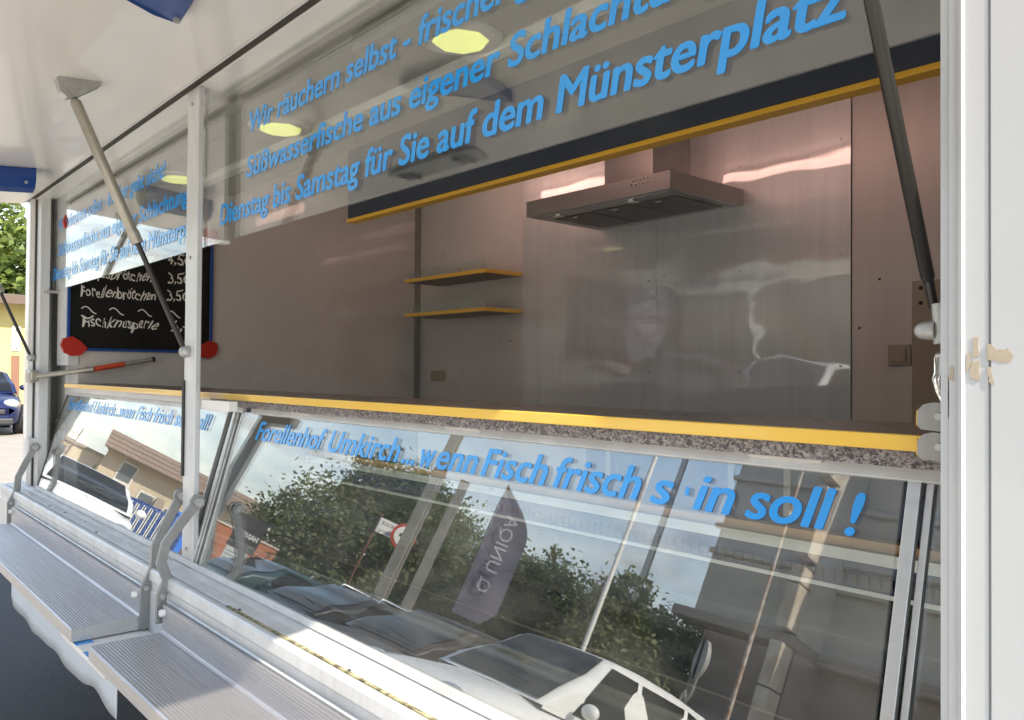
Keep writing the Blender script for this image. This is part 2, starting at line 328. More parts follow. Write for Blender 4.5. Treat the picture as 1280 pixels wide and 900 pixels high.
# ceilings
T(MB().box(WX0, WX1, 1.05, YB, 1.28, 1.30), 'rear_ceiling', INW)
T(MB().box(WX0, WX1, 0.30, 1.05, 1.08, 1.10), 'front_soffit', INW)
T(MB().prism([(0.10, 0.955), (0.12, 0.955), (0.31, 1.078), (0.30, 1.10)], 'x', WX0, WX1), 'soffit_slope', INW)
T(MB().box(WX0, -3.49, 1.045, 1.055, 1.08, 1.28), 'soffit_riser', INW)
T(MB().box(WX0, WX1, 0.345, 0.435, 1.060, 1.079), 'ceiling_band', INGREY)
T(MB().box(WX0, WX1, 0.455, 0.675, 1.066, 1.079), 'ceiling_band', INGREY)
T(MB().box(WX0, WX1, 0.70, 0.755, 1.045, 1.079), 'ceiling_rail', WPL)
T(MB().box(WX0, WX1, 0.80, 0.99, 1.064, 1.079), 'ceiling_band', INGREY)
hatchbox = T(MB().box(-2.25, -1.45, 0.30, 0.42, 1.0, 1.06), 'roof_vent_box', INGREY)
# fascia with yellow trim
T(MB().box(-3.485, WX1, 1.0, 1.04, 0.735, 1.279), 'fascia', NAVY)
T(MB().box(-3.489, WX1, 0.994, 1.046, 0.718, 0.7345), 'fascia_trim', YELD, bevel=.002)
# floor
T(MB().box(XL+.03, XR-.03, -0.07, 2.46, -1.14, -1.10), 'trailer_floor', INGREY)
# lower outer skin with sill, one extruded section
sill = [(0.02, -0.652), (-0.004, -0.652), (-0.030, -0.662), (-0.068, -0.664), (-0.071, -0.676), (-0.078, -0.676), (-0.081, -0.662), (-0.094, -0.663), (-0.100, -0.670), (-0.101, -0.700), (-0.094, -0.706),
        (-0.094, -0.735), (-0.0975, -0.740), (-0.0975, -1.10), (-0.08, -1.10), (-0.08, -0.72), (0.02, -0.70)]
T(MB().prism(sill, 'x', XL+0.01, XR-.01), 'sill', PAINTALU, bevel=.0015)
T(MB().box(XL+.2, -0.3, -0.0765, -0.0725, -0.675, -0.670), 'sill_seal', BROWNR)
T(MB().prism([(-0.0805, -0.6622), (-0.0805, -0.659), (-0.0700, -0.661), (-0.0700, -0.6642)], 'x', -2.25, -0.4), 'sealant_bead', GRIME)
for x in [-4.9, -4.72, -4.45, -4.2, -3.9, -3.62, -3.3, -2.2, -1.6, -1.1]: T(MB().disc((x, -0.047 + 0.02*math.sin(x*9), -0.6625), (0, 0, 1), 0.0045, 0.003, 8), 'drill_hole', DARK)
# pillars
def pillar(x0, x1, flip):
    # outer flat face with beads and a rounded outer edge; section in (x, y)
    s = 1 if not flip else -1; a = x1 if not flip else x0
    e = x0 if not flip else x1
    def X(u): return e + s*u
    W_ = abs(x1-x0)
    pts = [(X(0.0), 0.02), (X(0.0), 0.0), (X(0.0105), -0.001), (X(0.0115), -0.006), (X(0.0225), -0.006), (X(0.0235), -0.013), (X(0.028), -0.0155), (X(0.030), -0.010), (X(0.0535), -0.010), (X(0.0545), -0.006), (X(0.056), -0.006), (X(0.057), -0.011)]
    r = W_ - 0.057 - 0.0
    rr = 0.16
    xs = X(W_)
    for k in range(0, 9):
        a_ = math.pi/2*k/8; pts.append((X(W_ - rr + rr*math.sin(a_)) if W_ > rr+.06 else X(0.057 + (W_-0.057)*math.sin(a_)), -0.011 + rr*(1-math.cos(a_))))
    pts.append((xs - s*0.03, 0.15)); pts.append((X(0.03), 0.10)); pts.append((X(0.03), 0.02))
    return pts
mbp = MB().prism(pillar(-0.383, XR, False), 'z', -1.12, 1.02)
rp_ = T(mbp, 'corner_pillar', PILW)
mbp = MB().prism(pillar(XL, -5.205, True), 'z', -1.12, 1.02)
T(mbp, 'corner_pillar', WHITE)
T(MB().box(-5.205, -5.19, 0.004, 0.02, -0.66, 0.95), 'pillar_seal', BROWNR)
# left jamb: a step of two profiles
T(MB().box(-5.19, -5.10, 0.012, 0.06, -0.652, 0.955), 'jamb', PAINTALU, bevel=.002)
T(MB().box(-5.10, WX0, 0.10, 0.16, 0.02, 0.955), 'jamb', PAINTALU, bevel=.002)
T(MB().box(-5.15, -5.05, 0.03, 0.10, 0.42, 0.432), 'jamb_bracket', ZINC)
# white panel beside the left glass with an aluminium rail
T(MB().box(-5.32, -5.12, 0.150, 0.158, -0.652, 0.03), 'side_panel', WHITE)
T(MB().box(-5.14, WX0-.02, 0.158, 0.166, -0.652, 0.03), 'side_panel', WHITE)
T(MB().box(-5.26, -5.10, 0.125, 0.1495, -0.330, -0.285), 'side_rail', ALU, bevel=.002)
T(MB().box(-5.26, -5.10, 0.135, 0.1495, -0.400, -0.345), 'side_rail', WHITE, bevel=.002)
# middle post
mpost = T(MB().box(-2.833, -2.732, 0.0, 0.020, -0.658, 0.95), 'middle_post', PAINTALU, bevel=.003)
T(MB().box(-2.8345, -2.818, -0.006, -0.0005, -0.36, -0.035), 'rubber_strip', DARK, parent=mpost)
T(MB().box(-2.725, -2.50, 0.02, 0.05, -0.130, -0.098), 'stop_block', WPL, parent=mpost, bevel=.002)
T(MB().prism([(-2.86, -0.016), (-2.70, -0.016), (-2.69, 0.06), (-2.86, 0.06)], 'z', -0.6605, -0.652), 'post_foot', PAINTALU, parent=mpost, bevel=.002)
for z in (0.90, 0.38, -0.60): T(MB().disc((-2.785, -0.002, z), (0, 1, 0), 0.006, 0.006, 10), 'screw', ZINC, parent=mpost)
# header rail with dark hinge seal
T(MB().box(XL+.15, -0.06, 0.006, 0.095, 0.952, 0.992), 'header_rail', WHITE, bevel=.002)
T(MB().box(XL+.15, -0.06, -0.024, 0.005, 0.956, 0.975), 'hinge_seal', BROWNR)
T(MB().box(XL+.15, -0.06, -0.034, -0.0245, 0.949, 0.99), 'hinge_profile', WHITE, bevel=.001)
# ---- hatch lid
def lidz(y, o=0.0): return 0.95 + 0.0875*y + o
lid = T(MB().prism([(-0.035, lidz(-0.035)), (-1.06, lidz(-1.06)), (-1.085, lidz(-1.085, .008)), (-1.09, lidz(-1.09, .035)), (-1.05, lidz(-1.05, .07)), (-0.035, lidz(-0.035, .05))], 'x', -5.36, -0.10), 'hatch_lid', LIDW, bevel=.003)
T(MB().box(-5.385, -5.361, -1.09, -0.03, lidz(-1.09, -.004), lidz(-.03, .05)), 'lid_edge', WHITE, parent=lid) if False else None
rec = T(MB().prism([(-3.06, -0.80), (-2.98, -0.78), (-2.50, -0.78), (-2.46, -0.82), (-2.52, -0.92), (-3.0, -0.92)], 'z', lidz(-.92, -.004)-.006, lidz(-.79, -.002)-.006), 'handle_plate', GALV, parent=lid)
for x in (-2.96, -2.58):
    hb = MB()
    for k in range(4):
        a_ = math.pi/2*k+0.5; hb.strap([(x, -0.85, 0.852), (x+0.05*math.cos(a_), -0.85+0.05*math.sin(a_), 0.850)], (0, 0, 1), 0.014, 0.022)
    hb.disc((x, -0.85, 0.852), (0, 0, 1), 0.026, 0.02, 14)
    T(hb, 'wing_knob', DARK, parent=lid)
# gas struts: bracket on the lid, cylinder, rod, ball socket at the post
def strut(x, base, top, dark, xbr):
    b = Vector(base); t = Vector(top); d = (t - b)
    if dark:
        s = T(MB().tube([b, b + d*0.2], 0.0060, 12), 'strut_rod', ROD)
        c = T(MB().tube([b + d*0.04, b + d*0.045, b + d*0.97], [0.0060, 0.0082, 0.0082], 16), 'strut_cylinder', ROD)
    else:
        s = T(MB().tube([b, b + d*0.6], 0.0085, 12), 'strut_rod', ROD)
        c = T(MB().tube([b + d*0.44, b + d*0.445, b + d*0.45, b + d*0.97, b + d*0.985], [0.012, 0.0155, 0.017, 0.017, 0.009], 16), 'strut_cylinder', CYL)
        T(MB().tube([b + d*0.435, b + d*0.48], 0.0190, 16), 'cylinder_cap', CYL, parent=c)
    if not dark: T(MB().ball(b, 0.021, sc=(1, 1, 1)), 'ball_socket', ZINC, parent=s)
    # sheet bracket hanging from the lid, D shaped
    z = lidz(t.y, 0.0)
    pts = [(t.y-0.035, lidz(t.y-.035)), (t.y-0.048, lidz(t.y)-0.010), (t.y-0.036, lidz(t.y)-0.052), (t.y-0.015, lidz(t.y)-0.066), (t.y+0.016, lidz(t.y)-0.054), (t.y+0.080, lidz(t.y)-0.006), (t.y+0.080, lidz(t.y+.08))]
    br = T(MB().prism(pts, 'x', t.x-0.016, t.x+0.020), 'strut_bracket', CREAM if False else ZINC, parent=lid, bevel=.004)
    T(MB().disc((t.x+0.023, t.y-0.006, lidz(t.y)-0.044), (1, 0, 0), 0.010, 0.012, 12), 'bracket_bolt', ZINC, parent=br)
strut(0, (-2.79, -0.012, 0.062), (-2.86, -0.352, 0.872), 0, 0)
strut(0, (-5.175, -0.012, 0.062), (-5.20, -0.352, 0.872), 0, 0)
strut(0, (-0.412, 0.055, 0.085), (-0.430, -0.30, 0.872), 1, 0)
# blue holders under the lid
def holder(xc, y0):
    h = 0.125; pr = []
    zt = lambda y: lidz(y)
    mb = MB(); y1 = y0 - 0.34
    sec = [(-0.075, 0.0), (-0.085, -0.04), (-0.06, -0.085), (0.0, -0.105), (0.05, -0.09), (0.075, -0.05), (0.07, 0.0)]
    n = len(sec)
    vs = [(xc+a, y0, zt(y0)+b-.001) for a, b in sec] + [(xc+a, y1, zt(y1)+b-.001) for a, b in sec]
    mb.add(vs, [(i, (i+1) % n, n+(i+1) % n, n+i) for i in range(n)])
    mb.add(vs[:n], [tuple(range(n))]); mb.add(vs[n:], [tuple(range(n))])
    h_ = T(mb, 'blue_holder', BLUEB, parent=lid, bevel=.004)
    T(MB().disc((xc+0.062, y0-0.04, zt(y0)-0.070), (0.85, 0, -0.5), 0.008, 0.012, 10), 'holder_screw', ZINC, parent=h_)
holder(-4.38, -0.168)
mb = MB(); c_ = (-2.16, -0.249)
def lp(x, y, o): return (x, y, lidz(y, o))
mb.add([lp(-2.16, -0.262, -.001), lp(-2.107, -0.345, -.001), lp(-1.95, -0.56, -.001), lp(-1.88, -0.30, -.001), lp(-2.16, -0.262, -.03), lp(-2.107, -0.345, -.04), lp(-1.95, -0.56, -.04), lp(-1.88, -0.30, -.03)],
    [(0,1,2,3), (4,5,6,7), (0,1,5,4), (1,2,6,5), (2,3,7,6), (3,0,4,7)])
bh = T(mb, 'blue_holder', BLUEB, parent=lid, bevel=.004)
T(MB().disc((-2.115, -0.285, lidz(-.285, -.034)), (0, 0, 1), 0.009, 0.014, 12), 'holder_screw', ZINC, parent=bh)
# ---- upper fixed panes with lettering
XD = (1, 0, 0); ZD = (0, 0, 1)
PY = 0.075
def upane(x0, x1, lx1, k):
    p = T(MB().box(x0, x1, PY, PY+0.007, 0.433, 0.955), 'window_pane', G_UP)
    y = PY - 0.0012
    return p, y
p1, ty = upane(-2.85, -0.40, 0, 1)
T(MB().box(-2.73, -2.69, 0.06, 0.095, 0.425, 0.436), 'pane_clip', WPL)
def uline(s, x0, x1, z, parent, cap=0.066):
    return text('lettering', s, TXT, TW(x0, ty, z), XD, ZD, cap*D/0.72, parent, width=(x1-x0)*D, bold=0.0023, shear=0.17)
L1 = 'Wir räuchern selbst - frischer geht nicht!'; L2 = 'Süßwasserfische aus eigener Schlachtung'; L3 = 'Dienstag bis Samstag für Sie auf dem Münsterplatz'
uline(L1, -2.49, -0.77, 0.757, p1); uline(L2, -2.51, -0.72, 0.616, p1); uline(L3, -2.725, -0.53, 0.491, p1, 0.070)
p2, ty = upane(-5.10, -2.87, 0, 1)
uline(L1, -4.98, -3.28, 0.755, p2); uline(L2, -4.99, -3.02, 0.616, p2); uline(L3, -5.10, -2.90, 0.491, p2, 0.070)
# ---- counter
T(MB().box(WX0+.004, -0.36, 0.098, 0.372, -0.094, -0.0775), 'counter_top', CTOP)
T(MB().box(WX0+.02, -0.36, 0.080, 0.0975, -0.0975, -0.0765), 'counter_edge', YEL, bevel=.002)
T(MB().box(-2.72, -0.36, 0.104, 0.150, -0.122, -0.098), 'granite_apron', GRAN)
T(MB().box(WX0+.02, -2.86, 0.104, 0.150, -0.122, -0.098), 'apron', ALU)
# ---- slanted display glass
tv = Vector((0, 0.144, 0.51)).normalized(); nv = Vector((0, -tv.z, tv.y))      # up the glass, out of the glass
P0 = Vector((0, 0.0, -0.64))
def G(x, s, o=0.0): q = P0 + tv*s + nv*o; return (x, q.y, q.z)
def slab(x0, x1, s0, s1, o0, o1):
    return MB().hexa([G(x0, s0, o0), G(x1, s0, o0), G(x1, s0, o1), G(x0, s0, o1)], [G(x0, s1, o0), G(x1, s1, o0), G(x1, s1, o1), G(x0, s1, o1)])
lg1 = T(slab(-2.665, -0.485, 0.004, 0.520, -0.006, 0.0), 'display_glass', G_LOW)
lg2 = T(slab(-5.02, -2.79, 0.004, 0.520, -0.006, 0.0), 'display_glass', G_LOW)
lg3 = T(slab(-0.44, -0.20, 0.004, 0.520, -0.006, 0.0), 'display_glass', G_LOW)
for xa, xb in ((-2.60, -0.36), (-5.02, -2.665)):
    T(slab(xa, xb, 0.516, 0.548, -0.008, 0.006), 'glass_top_rail', PAINTALU, bevel=.001)
T(slab(-2.664, -0.36, -0.012, 0.006, -0.010, 0.008), 'glass_bottom_rail', PAINTALU, bevel=.001)
T(slab(-5.03, -2.665, -0.012, 0.006, -0.010, 0.008), 'glass_bottom_rail', PAINTALU, bevel=.001)
for x in (-2.735, -0.468):
    T(slab(x-0.010, x+0.008, 0.0, 0.53, -0.008, 0.003), 'mullion', ALU, bevel=.001)
    T(slab(x+0.012, x+0.022, 0.0, 0.53, -0.016, -0.004), 'mullion', ALU, bevel=.001)
T(slab(-2.672, -2.666, 0.0, 0.53, -0.010, 0.003), 'glass_edge_strip', ALU)
T(slab(-2.792, -2.786, 0.0, 0.53, -0.010, 0.003), 'glass_edge_strip', ALU)
T(slab(-5.03, -5.022, 0.0, 0.53, -0.010, 0.003), 'glass_edge_strip', DARK)
for x in (-2.30, -1.52, -0.72):
    T(slab(x, x+0.12, 0.528, 0.541, 0.0065, 0.014), 'glass_catch', WPL)
def lline(s, x0, x1, sb, parent, cap=0.062, ww=None):
    q = G(x0, sb, 0.0013); qd = Vector((0, tv.y, tv.z))
    return text('lettering', s, TXT, TW(*q), XD, qd, cap*D/0.72, parent, width=(x1-x0)*D if x1 else None, bold=0.0017, shear=0.20)
for wd_, a_, b_ in (('Forellenhof', -2.517, -2.076), ('Umkirch', -2.044, -1.695), ('...', -1.677, -1.626), ('w', -1.602, -1.547), ('enn', -1.535, -1.39), ('Fisch', -1.37, -1.17), ('frisch', -1.145, -0.933), ('s', -0.905, -0.863), ('in', -0.814, -0.742), ('soll', -0.716, -0.578)):
    lline(wd_, a_, b_, 0.434, lg1)
T(slab(-0.836, -0.828, 0.454, 0.468, 0.0006, 0.0016), 'letter_remnant', TXT, parent=lg1)
lline('!', -0.562, None, 0.432, lg1)
lline('Forellenhof Umkirch...wenn Fisch frisch sein soll!', -4.93, -2.92, 0.440, lg2)
# ---- inside the display case
cs = T(MB().box(WX0, -0.34, 0.40, 0.41, -0.64, -0.098), 'case_back', CASEB)
T(MB().box(WX0, -0.34, 0.014, 0.40, -0.650, -0.645), 'case_floor', CASEB)
T(MB().box(WX0, -2.0, 0.385, 0.399, -0.275, -0.10), 'case_panel', CASEB)
T(MB().box(-1.30, -0.34, 0.380, 0.399, -0.275, -0.10), 'case_panel', CASEN)
T(MB().box(-1.99, -1.31, 0.383, 0.399, -0.275, -0.10), 'case_panel', INGREY)
for x in (-1.24, -0.92, -0.80):
    T(MB().box(x, x+0.014, 0.372, 0.3795, -0.26, -0.10), 'case_frame', GALV)
T(MB().box(-1.24, -0.92, 0.372, 0.3795, -0.165, -0.150), 'case_frame', GALV)
T(MB().box(-2.60, -0.34, 0.352, 0.384, -0.292, -0.276), 'case_edge', WOODE)
T(MB().box(-2.60, -0.34, 0.338, 0.384, -0.312, -0.2925), 'case_rail', ALU)
T(MB().box(-2.60, -0.34, 0.352, 0.384, -0.358, -0.3125), 'case_duct', CASEN)
tb = MB()
x = -1.9
while x < -0.36: tb.box(x, x+0.010, 0.346, 0.3515, -0.352, -0.335); x += 0.02
tag(T(tb, 'duct_teeth', CASEB), kind='stuff')
T(MB().box(-2.60, -0.34, 0.345, 0.384, -0.366, -0.3585), 'case_rail', ALU)
T(MB().box(-4.6, -0.345, 0.098, 0.104, -0.640, -0.560), 'case_glass_lip', G_CLR)
T(MB().box(-2.45, -0.345, 0.20, 0.36, -0.452, -0.447), 'case_shelf', G_CLR)
T(MB().box(-2.46, -0.345, 0.195, 0.203, -0.455, -0.443), 'case_shelf_edge', DARK)
T(MB().box(WX0-.02, WX0, 0.16, 0.40, -0.65, -0.10), 'case_end', WHITE)
# ---- fittings at the right pillar
T(MB().box(-1.40, -1.29, YB-0.012, YB-0.001, -0.30, 0.38), 'cover_plate', CREAM)
for z in (0.35, 0.29): T(MB().disc((-1.365, YB-.0135, z), (0, 1, 0), 0.008, 0.004, 10), 'screw_hole', DARK)
b = (-0.412, 0.05, 0.062)
j = T(MB().tube([(-0.404, 0.052, 0.089), (-0.402, 0.053, 0.070), (-0.399, 0.054, 0.040)], [0.0095, 0.0105, 0.0125], 18), 'strut_elbow', ZINC)
T(MB().tube([(-0.4335, 0.052, 0.056), (-0.4325, 0.052, 0.056), (-0.430, 0.052, 0.056), (-0.426, 0.052, 0.056), (-0.420, 0.052, 0.056), (-0.408, 0.052, 0.056)], [0.0025, 0.0055, 0.0085, 0.0105, 0.0118, 0.0120], 20), 'elbow_cap', ZINC, parent=j)
T(MB().tube([(-0.4085, 0.052, 0.056), (-0.4065, 0.052, 0.056)], 0.0130, 20), 'cap_rim', GALV, parent=j)
T(MB().tube([(-0.36, 0.053, 0.046), (-0.400, 0.053, 0.046)], 0.012, 16), 'elbow_arm', ZINC, parent=j)
lt = T(MB().tube([(-0.425, 0.10, 0.022), (-0.412, 0.10, 0.022), (-0.398, 0.10, 0.022)], [0.009, 0.010, 0.006], 12), 'latch', CHROME)
T(MB().tube([(-0.421, 0.098, 0.024), (-0.421, 0.098, 0.004), (-0.4225, 0.098, -0.004), (-0.4215, 0.098, -0.020), (-0.415, 0.096, -0.034), (-0.400, 0.095, -0.038), (-0.37, 0.095, -0.038)], [.0085, .0085, .0095, .006, .005, .005, .005], 12), 'latch_handle', CHROME, parent=lt)
for z in (-0.047, -0.083):
    k = T(MB().tube([(-0.4225, 0.052, z-.010), (-0.421, 0.052, z), (-0.418, 0.052, z+.004)], [.0, .0, .0], 8) if False else MB().prism([(-0.422, z-0.012), (-0.418, z-0.018), (-0.38, z-0.021), (-0.37, z-0.02), (-0.37, z+0.013), (-0.404, z+0.015), (-0.415, z+0.012), (-0.4215, z+0.004)], 'y', 0.03, 0.066), 'hinge_block', GALV, bevel=.006)
    T(MB().disc((-0.396, 0.0285, z-.002), (0, 1, 0), 0.0045, 0.004, 14), 'hinge_screw', ZINC, parent=k)
    T(MB().prism([(-0.424, z-0.012), (-0.4225, z-0.016), (-0.4225, z+0.006), (-0.4235, z+0.004)], 'y', 0.032, 0.062), 'hinge_lip', YELD, parent=k)
T(MB().box(-0.405, -0.37, 0.05, 0.06, -0.07, -0.045), 'hinge_pin', DARK)
# tape residue on the right pillar
def resid(poly, y):
    q_ = []; rr_ = random.Random(int(abs(poly[0][0])*1e5))
    for a_, b_ in zip(poly, poly[1:] + poly[:1]):
        for k in range(6): q_.append((a_[0]+(b_[0]-a_[0])*k/6 + rr_.uniform(-.0008, .0008), a_[1]+(b_[1]-a_[1])*k/6 + rr_.uniform(-.0012, .0012)))
    poly = q_
    T(MB().prism(poly, 'y', y-0.0006, y+0.0002), 'tape_residue', RESID, parent=rp_)
resid([(-0.3705, 0.010), (-0.3665, 0.011), (-0.3665, -0.006), (-0.3710, -0.004)], -0.0063)
resid([(-0.3505, 0.024), (-0.3475, 0.029), (-0.3470, 0.012), (-0.3520, 0.003)], -0.0103)
resid([(-0.3440, 0.043), (-0.3390, 0.043), (-0.3385, 0.022), (-0.3445, 0.020)], -0.0103)
resid([(-0.3465, 0.016), (-0.3380, 0.017), (-0.3375, 0.000), (-0.3385, -0.006), (-0.3480, -0.002)], -0.0103)
resid([(-0.3300, 0.035), (-0.3250, 0.036), (-0.3200, 0.029), (-0.3090, 0.030), (-0.3030, 0.022), (-0.3090, 0.014), (-0.3300, 0.018)], -0.0108)
resid([(-0.3035, 0.024), (-0.2950, 0.033), (-0.2800, 0.033), (-0.2900, 0.022)], -0.0095)
resid([(-0.3300, 0.010), (-0.3260, 0.010), (-0.3220, -0.008), (-0.3280, -0.008)], -0.0108)
resid([(-0.3745, 0.000), (-0.3733, 0.001), (-0.3737, -0.050), (-0.3748, -0.040)], -0.0012)
# left latch and red marked rod
lb = T(MB().box(-5.215, -5.10, -0.03, 0.004, -0.075, -0.005), 'latch_plate', ZINC, bevel=.002)
T(MB().box(-5.13, -5.02, -0.045, 0.0, -0.070, -0.008), 'latch_body', CYL, parent=lb, bevel=.01)
rd = T(MB().tube([(-5.03, -0.01, -0.040), (-4.80, 0.22, 0.002)], 0.014, 12), 'stay_rod', CYL)
T(MB().tube([(-4.80, 0.22, 0.002), (-4.80, 0.37, 0.030)], 0.0142, 12), 'stay_rod_sleeve', mat('red_sleeve', (0.62, 0.08, 0.03), 0.45), parent=rd)
T(MB().tube([(-4.80, 0.37, 0.030), (-4.80, 0.515, 0.058)], 0.012, 12), 'stay_rod_end', ZINC, parent=rd)
T(MB().tube([(-4.80, 0.515, 0.058), (-4.80, 0.53, 0.061)], 0.0145, 12), 'stay_rod_cap', DARK, parent=rd)
T(MB().box(-5.20, -5.11, -0.03, 0.02, -0.445, -0.385), 'pivot_plate', PAINTALU, bevel=.002)
# underframe, wheels, jack
T(MB().box(-5.3, -0.2, 0.35, 0.45, -1.28, -1.145), 'chassis_beam', GALV)
T(MB().box(-5.3, -0.2, 1.95, 2.05, -1.28, -1.145), 'chassis_beam', GALV)
TYRE = mat('tyre', (0.02, 0.02, 0.021), 0.8)
for x in (-2.0, -1.15):
    for y in (0.18, 2.2):
        wq = T(MB().tube([(x, y-0.11, -1.36), (x, y-0.08, -1.36), (x, y+0.08, -1.36), (x, y+0.11, -1.36)], [0.31, 0.355, 0.355, 0.31], 28), 'trailer_wheel', TYRE)
        T(MB().tube([(x, y-0.115, -1.36), (x, y+0.115, -1.36)], 0.20, 20), 'wheel_rim', ZINC, parent=wq)
jk = T(MB().tube([(-3.02, 0.02, -1.16), (-3.02, 0.02, -1.66)], 0.035, 12), 'jack_leg', ZINC)
T(MB().box(-3.10, -2.94, -0.06, 0.10, -1.722, -1.69), 'jack_foot', GALV, parent=jk)
T(MB().tube([(-3.02, 0.02, -1.62), (-3.02, 0.02, -1.695)], 0.02, 10), 'jack_screw', CHROME, parent=jk)
T(MB().tube([(-3.3, -0.02, -1.22), (-2.7, -0.02, -1.22)], 0.025, 10), 'jack_tube', ZINC, parent=jk)
T(MB().box(-5.35, -0.2, 0.0, 0.05, -1.20, -1.105), 'underrun_rail', DARK)
# striped tape plate under the shelf gap
pl = T(MB().box(-3.02, -2.52, -0.322, -0.10, -0.885, -0.868), 'shelf_support', CREAM if False else WPL, bevel=.002)
for k in range(6):
    T(MB().box(-2.9+0.075*k-.001, -2.9+0.075*(k+1)-.001, -0.322, -0.27, -0.8679, -0.8665), 'tape_stripe', TXT if k % 2 == 0 else WPL, parent=pl)

# ---- serving ledges (folding customer shelves)
def ledge(x0, x1, label, arms):
    r = empty('serving_ledge', TW((x0+x1)/2, -0.2, -0.87), label, 'shelf', 'folding aluminium customer shelves')
    th = 0.008
    up = [(-0.112, -0.735), (-0.120, -0.735)]
    z = -0.735
    n = 9; dz = 0.075/n
    for k in range(n):
        zt = -0.742 - dz*k; up += [(-0.120, zt), (-0.1207, zt - dz*0.25), (-0.1207, zt - dz*0.6), (-0.120, zt - dz*0.85)]
    up += [(-0.122, -0.8185), (-0.128, -0.822)]
    n = 20; dy = 0.185/n
    for k in range(n):
        yt = -0.135 - dy*k; up += [(yt, -0.822), (yt - dy*0.25, -0.8213), (yt - dy*0.6, -0.8213), (yt - dy*0.85, -0.822)]
    up += [(-0.326, -0.822), (-0.3315, -0.825), (-0.3315, -0.862), (-0.325, -0.862), (-0.325, -0.831), (-0.118, -0.831), (-0.112, -0.825)]
    T(MB().prism(up, 'x', x0, x1), 'shelf_board', SHELF, parent=r)
    for xx, s in ((x0, 1), (x1, -1)):
        pass
    T(MB().prism([(-0.112, -0.735), (-0.121, -0.735), (-0.124, -0.818), (-0.3305, -0.823), (-0.3305, -0.862), (-0.112, -0.862)], 'x', x1, x1+0.006) , 'end_plate', ALU, parent=r)
    for path, wdt in arms:
        a = T(MB().strap(path, (1, 0, 0), 0.012, 0.033), 'folding_arm', GALV, parent=r, bevel=.002)
        p = path[0]; T(MB().disc((p[0], p[1], p[2]), (1, 0, 0), 0.024, 0.014, 20), 'arm_eye', GALV, parent=a, bevel=.002)
        T(MB().disc((p[0]+.010, p[1], p[2]), (1, 0, 0), 0.014, 0.014, 16), 'pivot_bolt', ZINC, parent=a)
        q = path[-2]; T(MB().disc((q[0]+.008, q[1], q[2]), (1, 0, 0), 0.009, 0.008, 12), 'rivet', ZINC, parent=a)
    for xx in (x0+.02, x1-.045):
        T(MB().tube([(xx, -0.121, -0.757), (xx, -0.134, -0.757), (xx, -0.137, -0.757)], [0.012, 0.0115, 0.008], 14), 'stop_cap', WPL, parent=r)
    return r
def armA(x): return [(x, 0.0, -0.43), (x, -0.045, -0.515), (x, -0.078, -0.59), (x, -0.082, -0.66), (x, -0.112, -0.725), (x, -0.112, -0.86)]
def armB(x): return [(x, -0.008, -0.428), (x, -0.060, -0.490), (x, -0.108, -0.555), (x, -0.120, -0.61), (x, -0.100, -0.665), (x, -0.118, -0.715), (x, -0.118, -0.80)]
ledge(-5.02, -2.862, 'far folding aluminium customer shelf with ribbed top under the left display glass', [(armA(-2.848), 0), (armA(-5.10), 0)])
ledge(-2.650, -0.42, 'near folding aluminium customer shelf reaching out of the picture at the bottom', [(armB(-2.672), 0), (armB(-0.40), 0)])

# ---- skirt sheet
sk = MB(); nx = 90; nzs = 8; vs = []; x0, x1 = -5.03, -3.15
for i in range(nx+1):
    x = x0 + (x1-x0)*i/nx
    zb = -1.262 + 0.007*math.sin(i*0.17) + 0.004*math.sin(i*0.41+1) + (0.028*max(0, math.sin(i*0.075+2.2))**6)
    if i < 3: zb += 0.04*(3-i)/3
    for j_ in range(nzs+1):
        f_ = j_/nzs; z = -0.85 + (zb + 0.85)*f_
        vs.append((x, -0.104 - 0.004*f_*(1+math.sin(i*0.23 + f_*1.3)*0.6) , z))
sk.add(vs, [(i*(nzs+1)+j_, (i+1)*(nzs+1)+j_, (i+1)*(nzs+1)+j_+1, i*(nzs+1)+j_+1) for i in range(nx) for j_ in range(nzs)], True)
so_ = sk.build('skirt_sheet', SKIRT, None, 0, 'T', fix=False)
tag(so_, 'pale blue-white plastic skirt sheet with wavy hem hanging below the far shelf', 'sheet')
sm_ = so_.modifiers.new('solid', 'SOLIDIFY'); sm_.thickness = 0.003

# ------------------------------------------------------------------ things inside the trailer
hd = empty('extractor_hood', TW(-2.638, 2.1, 0.8), 'stainless steel extractor hood with square chimney mounted on the back wall above the splashback', 'extractor hood')
T(MB().prism([(1.814, 0.798), (1.814, 0.878), (YB-.008, 0.878), (YB-.008, 0.798)], 'x', -3.096, -2.18), 'hood_body', STEELH, parent=hd, bevel=.002)
T(MB().box(-3.06, -2.215, 1.85, 2.34, 0.7945, 0.7978), 'hood_rim', STEELH, parent=hd)
for k in range(3):
    xx = -3.01 + 0.262*k; fr = T(MB().box(xx, xx+0.25, 1.93, 2.29, 0.7905, 0.7943), 'grease_filter', FILT, parent=hd, bevel=.002)
    T(MB().box(xx+0.11, xx+0.14, 1.95, 1.97, 0.7885, 0.7904), 'filter_catch', CHROME, parent=fr)
for xx in (-2.93, -2.45):
    ls = T(MB().disc((xx, 1.885, 0.792), (0, 0, 1), 0.028, 0.006, 18), 'hood_lamp', CHROME, parent=hd)
    T(MB().disc((xx, 1.885, 0.7885), (0, 0, 1), 0.020, 0.004, 16), 'lamp_cover', WPL, parent=ls)
T(MB().box(-2.80, -2.49, 2.08, YB-.01, 0.879, 1.279), 'chimney', STEELH, parent=hd, bevel=.001)
for k in range(5):
    T(MB().disc((-2.39+0.021*k, 1.811, 0.846), (0, 1, 0), 0.0055, 0.006, 10), 'push_button', CHROME, parent=hd)
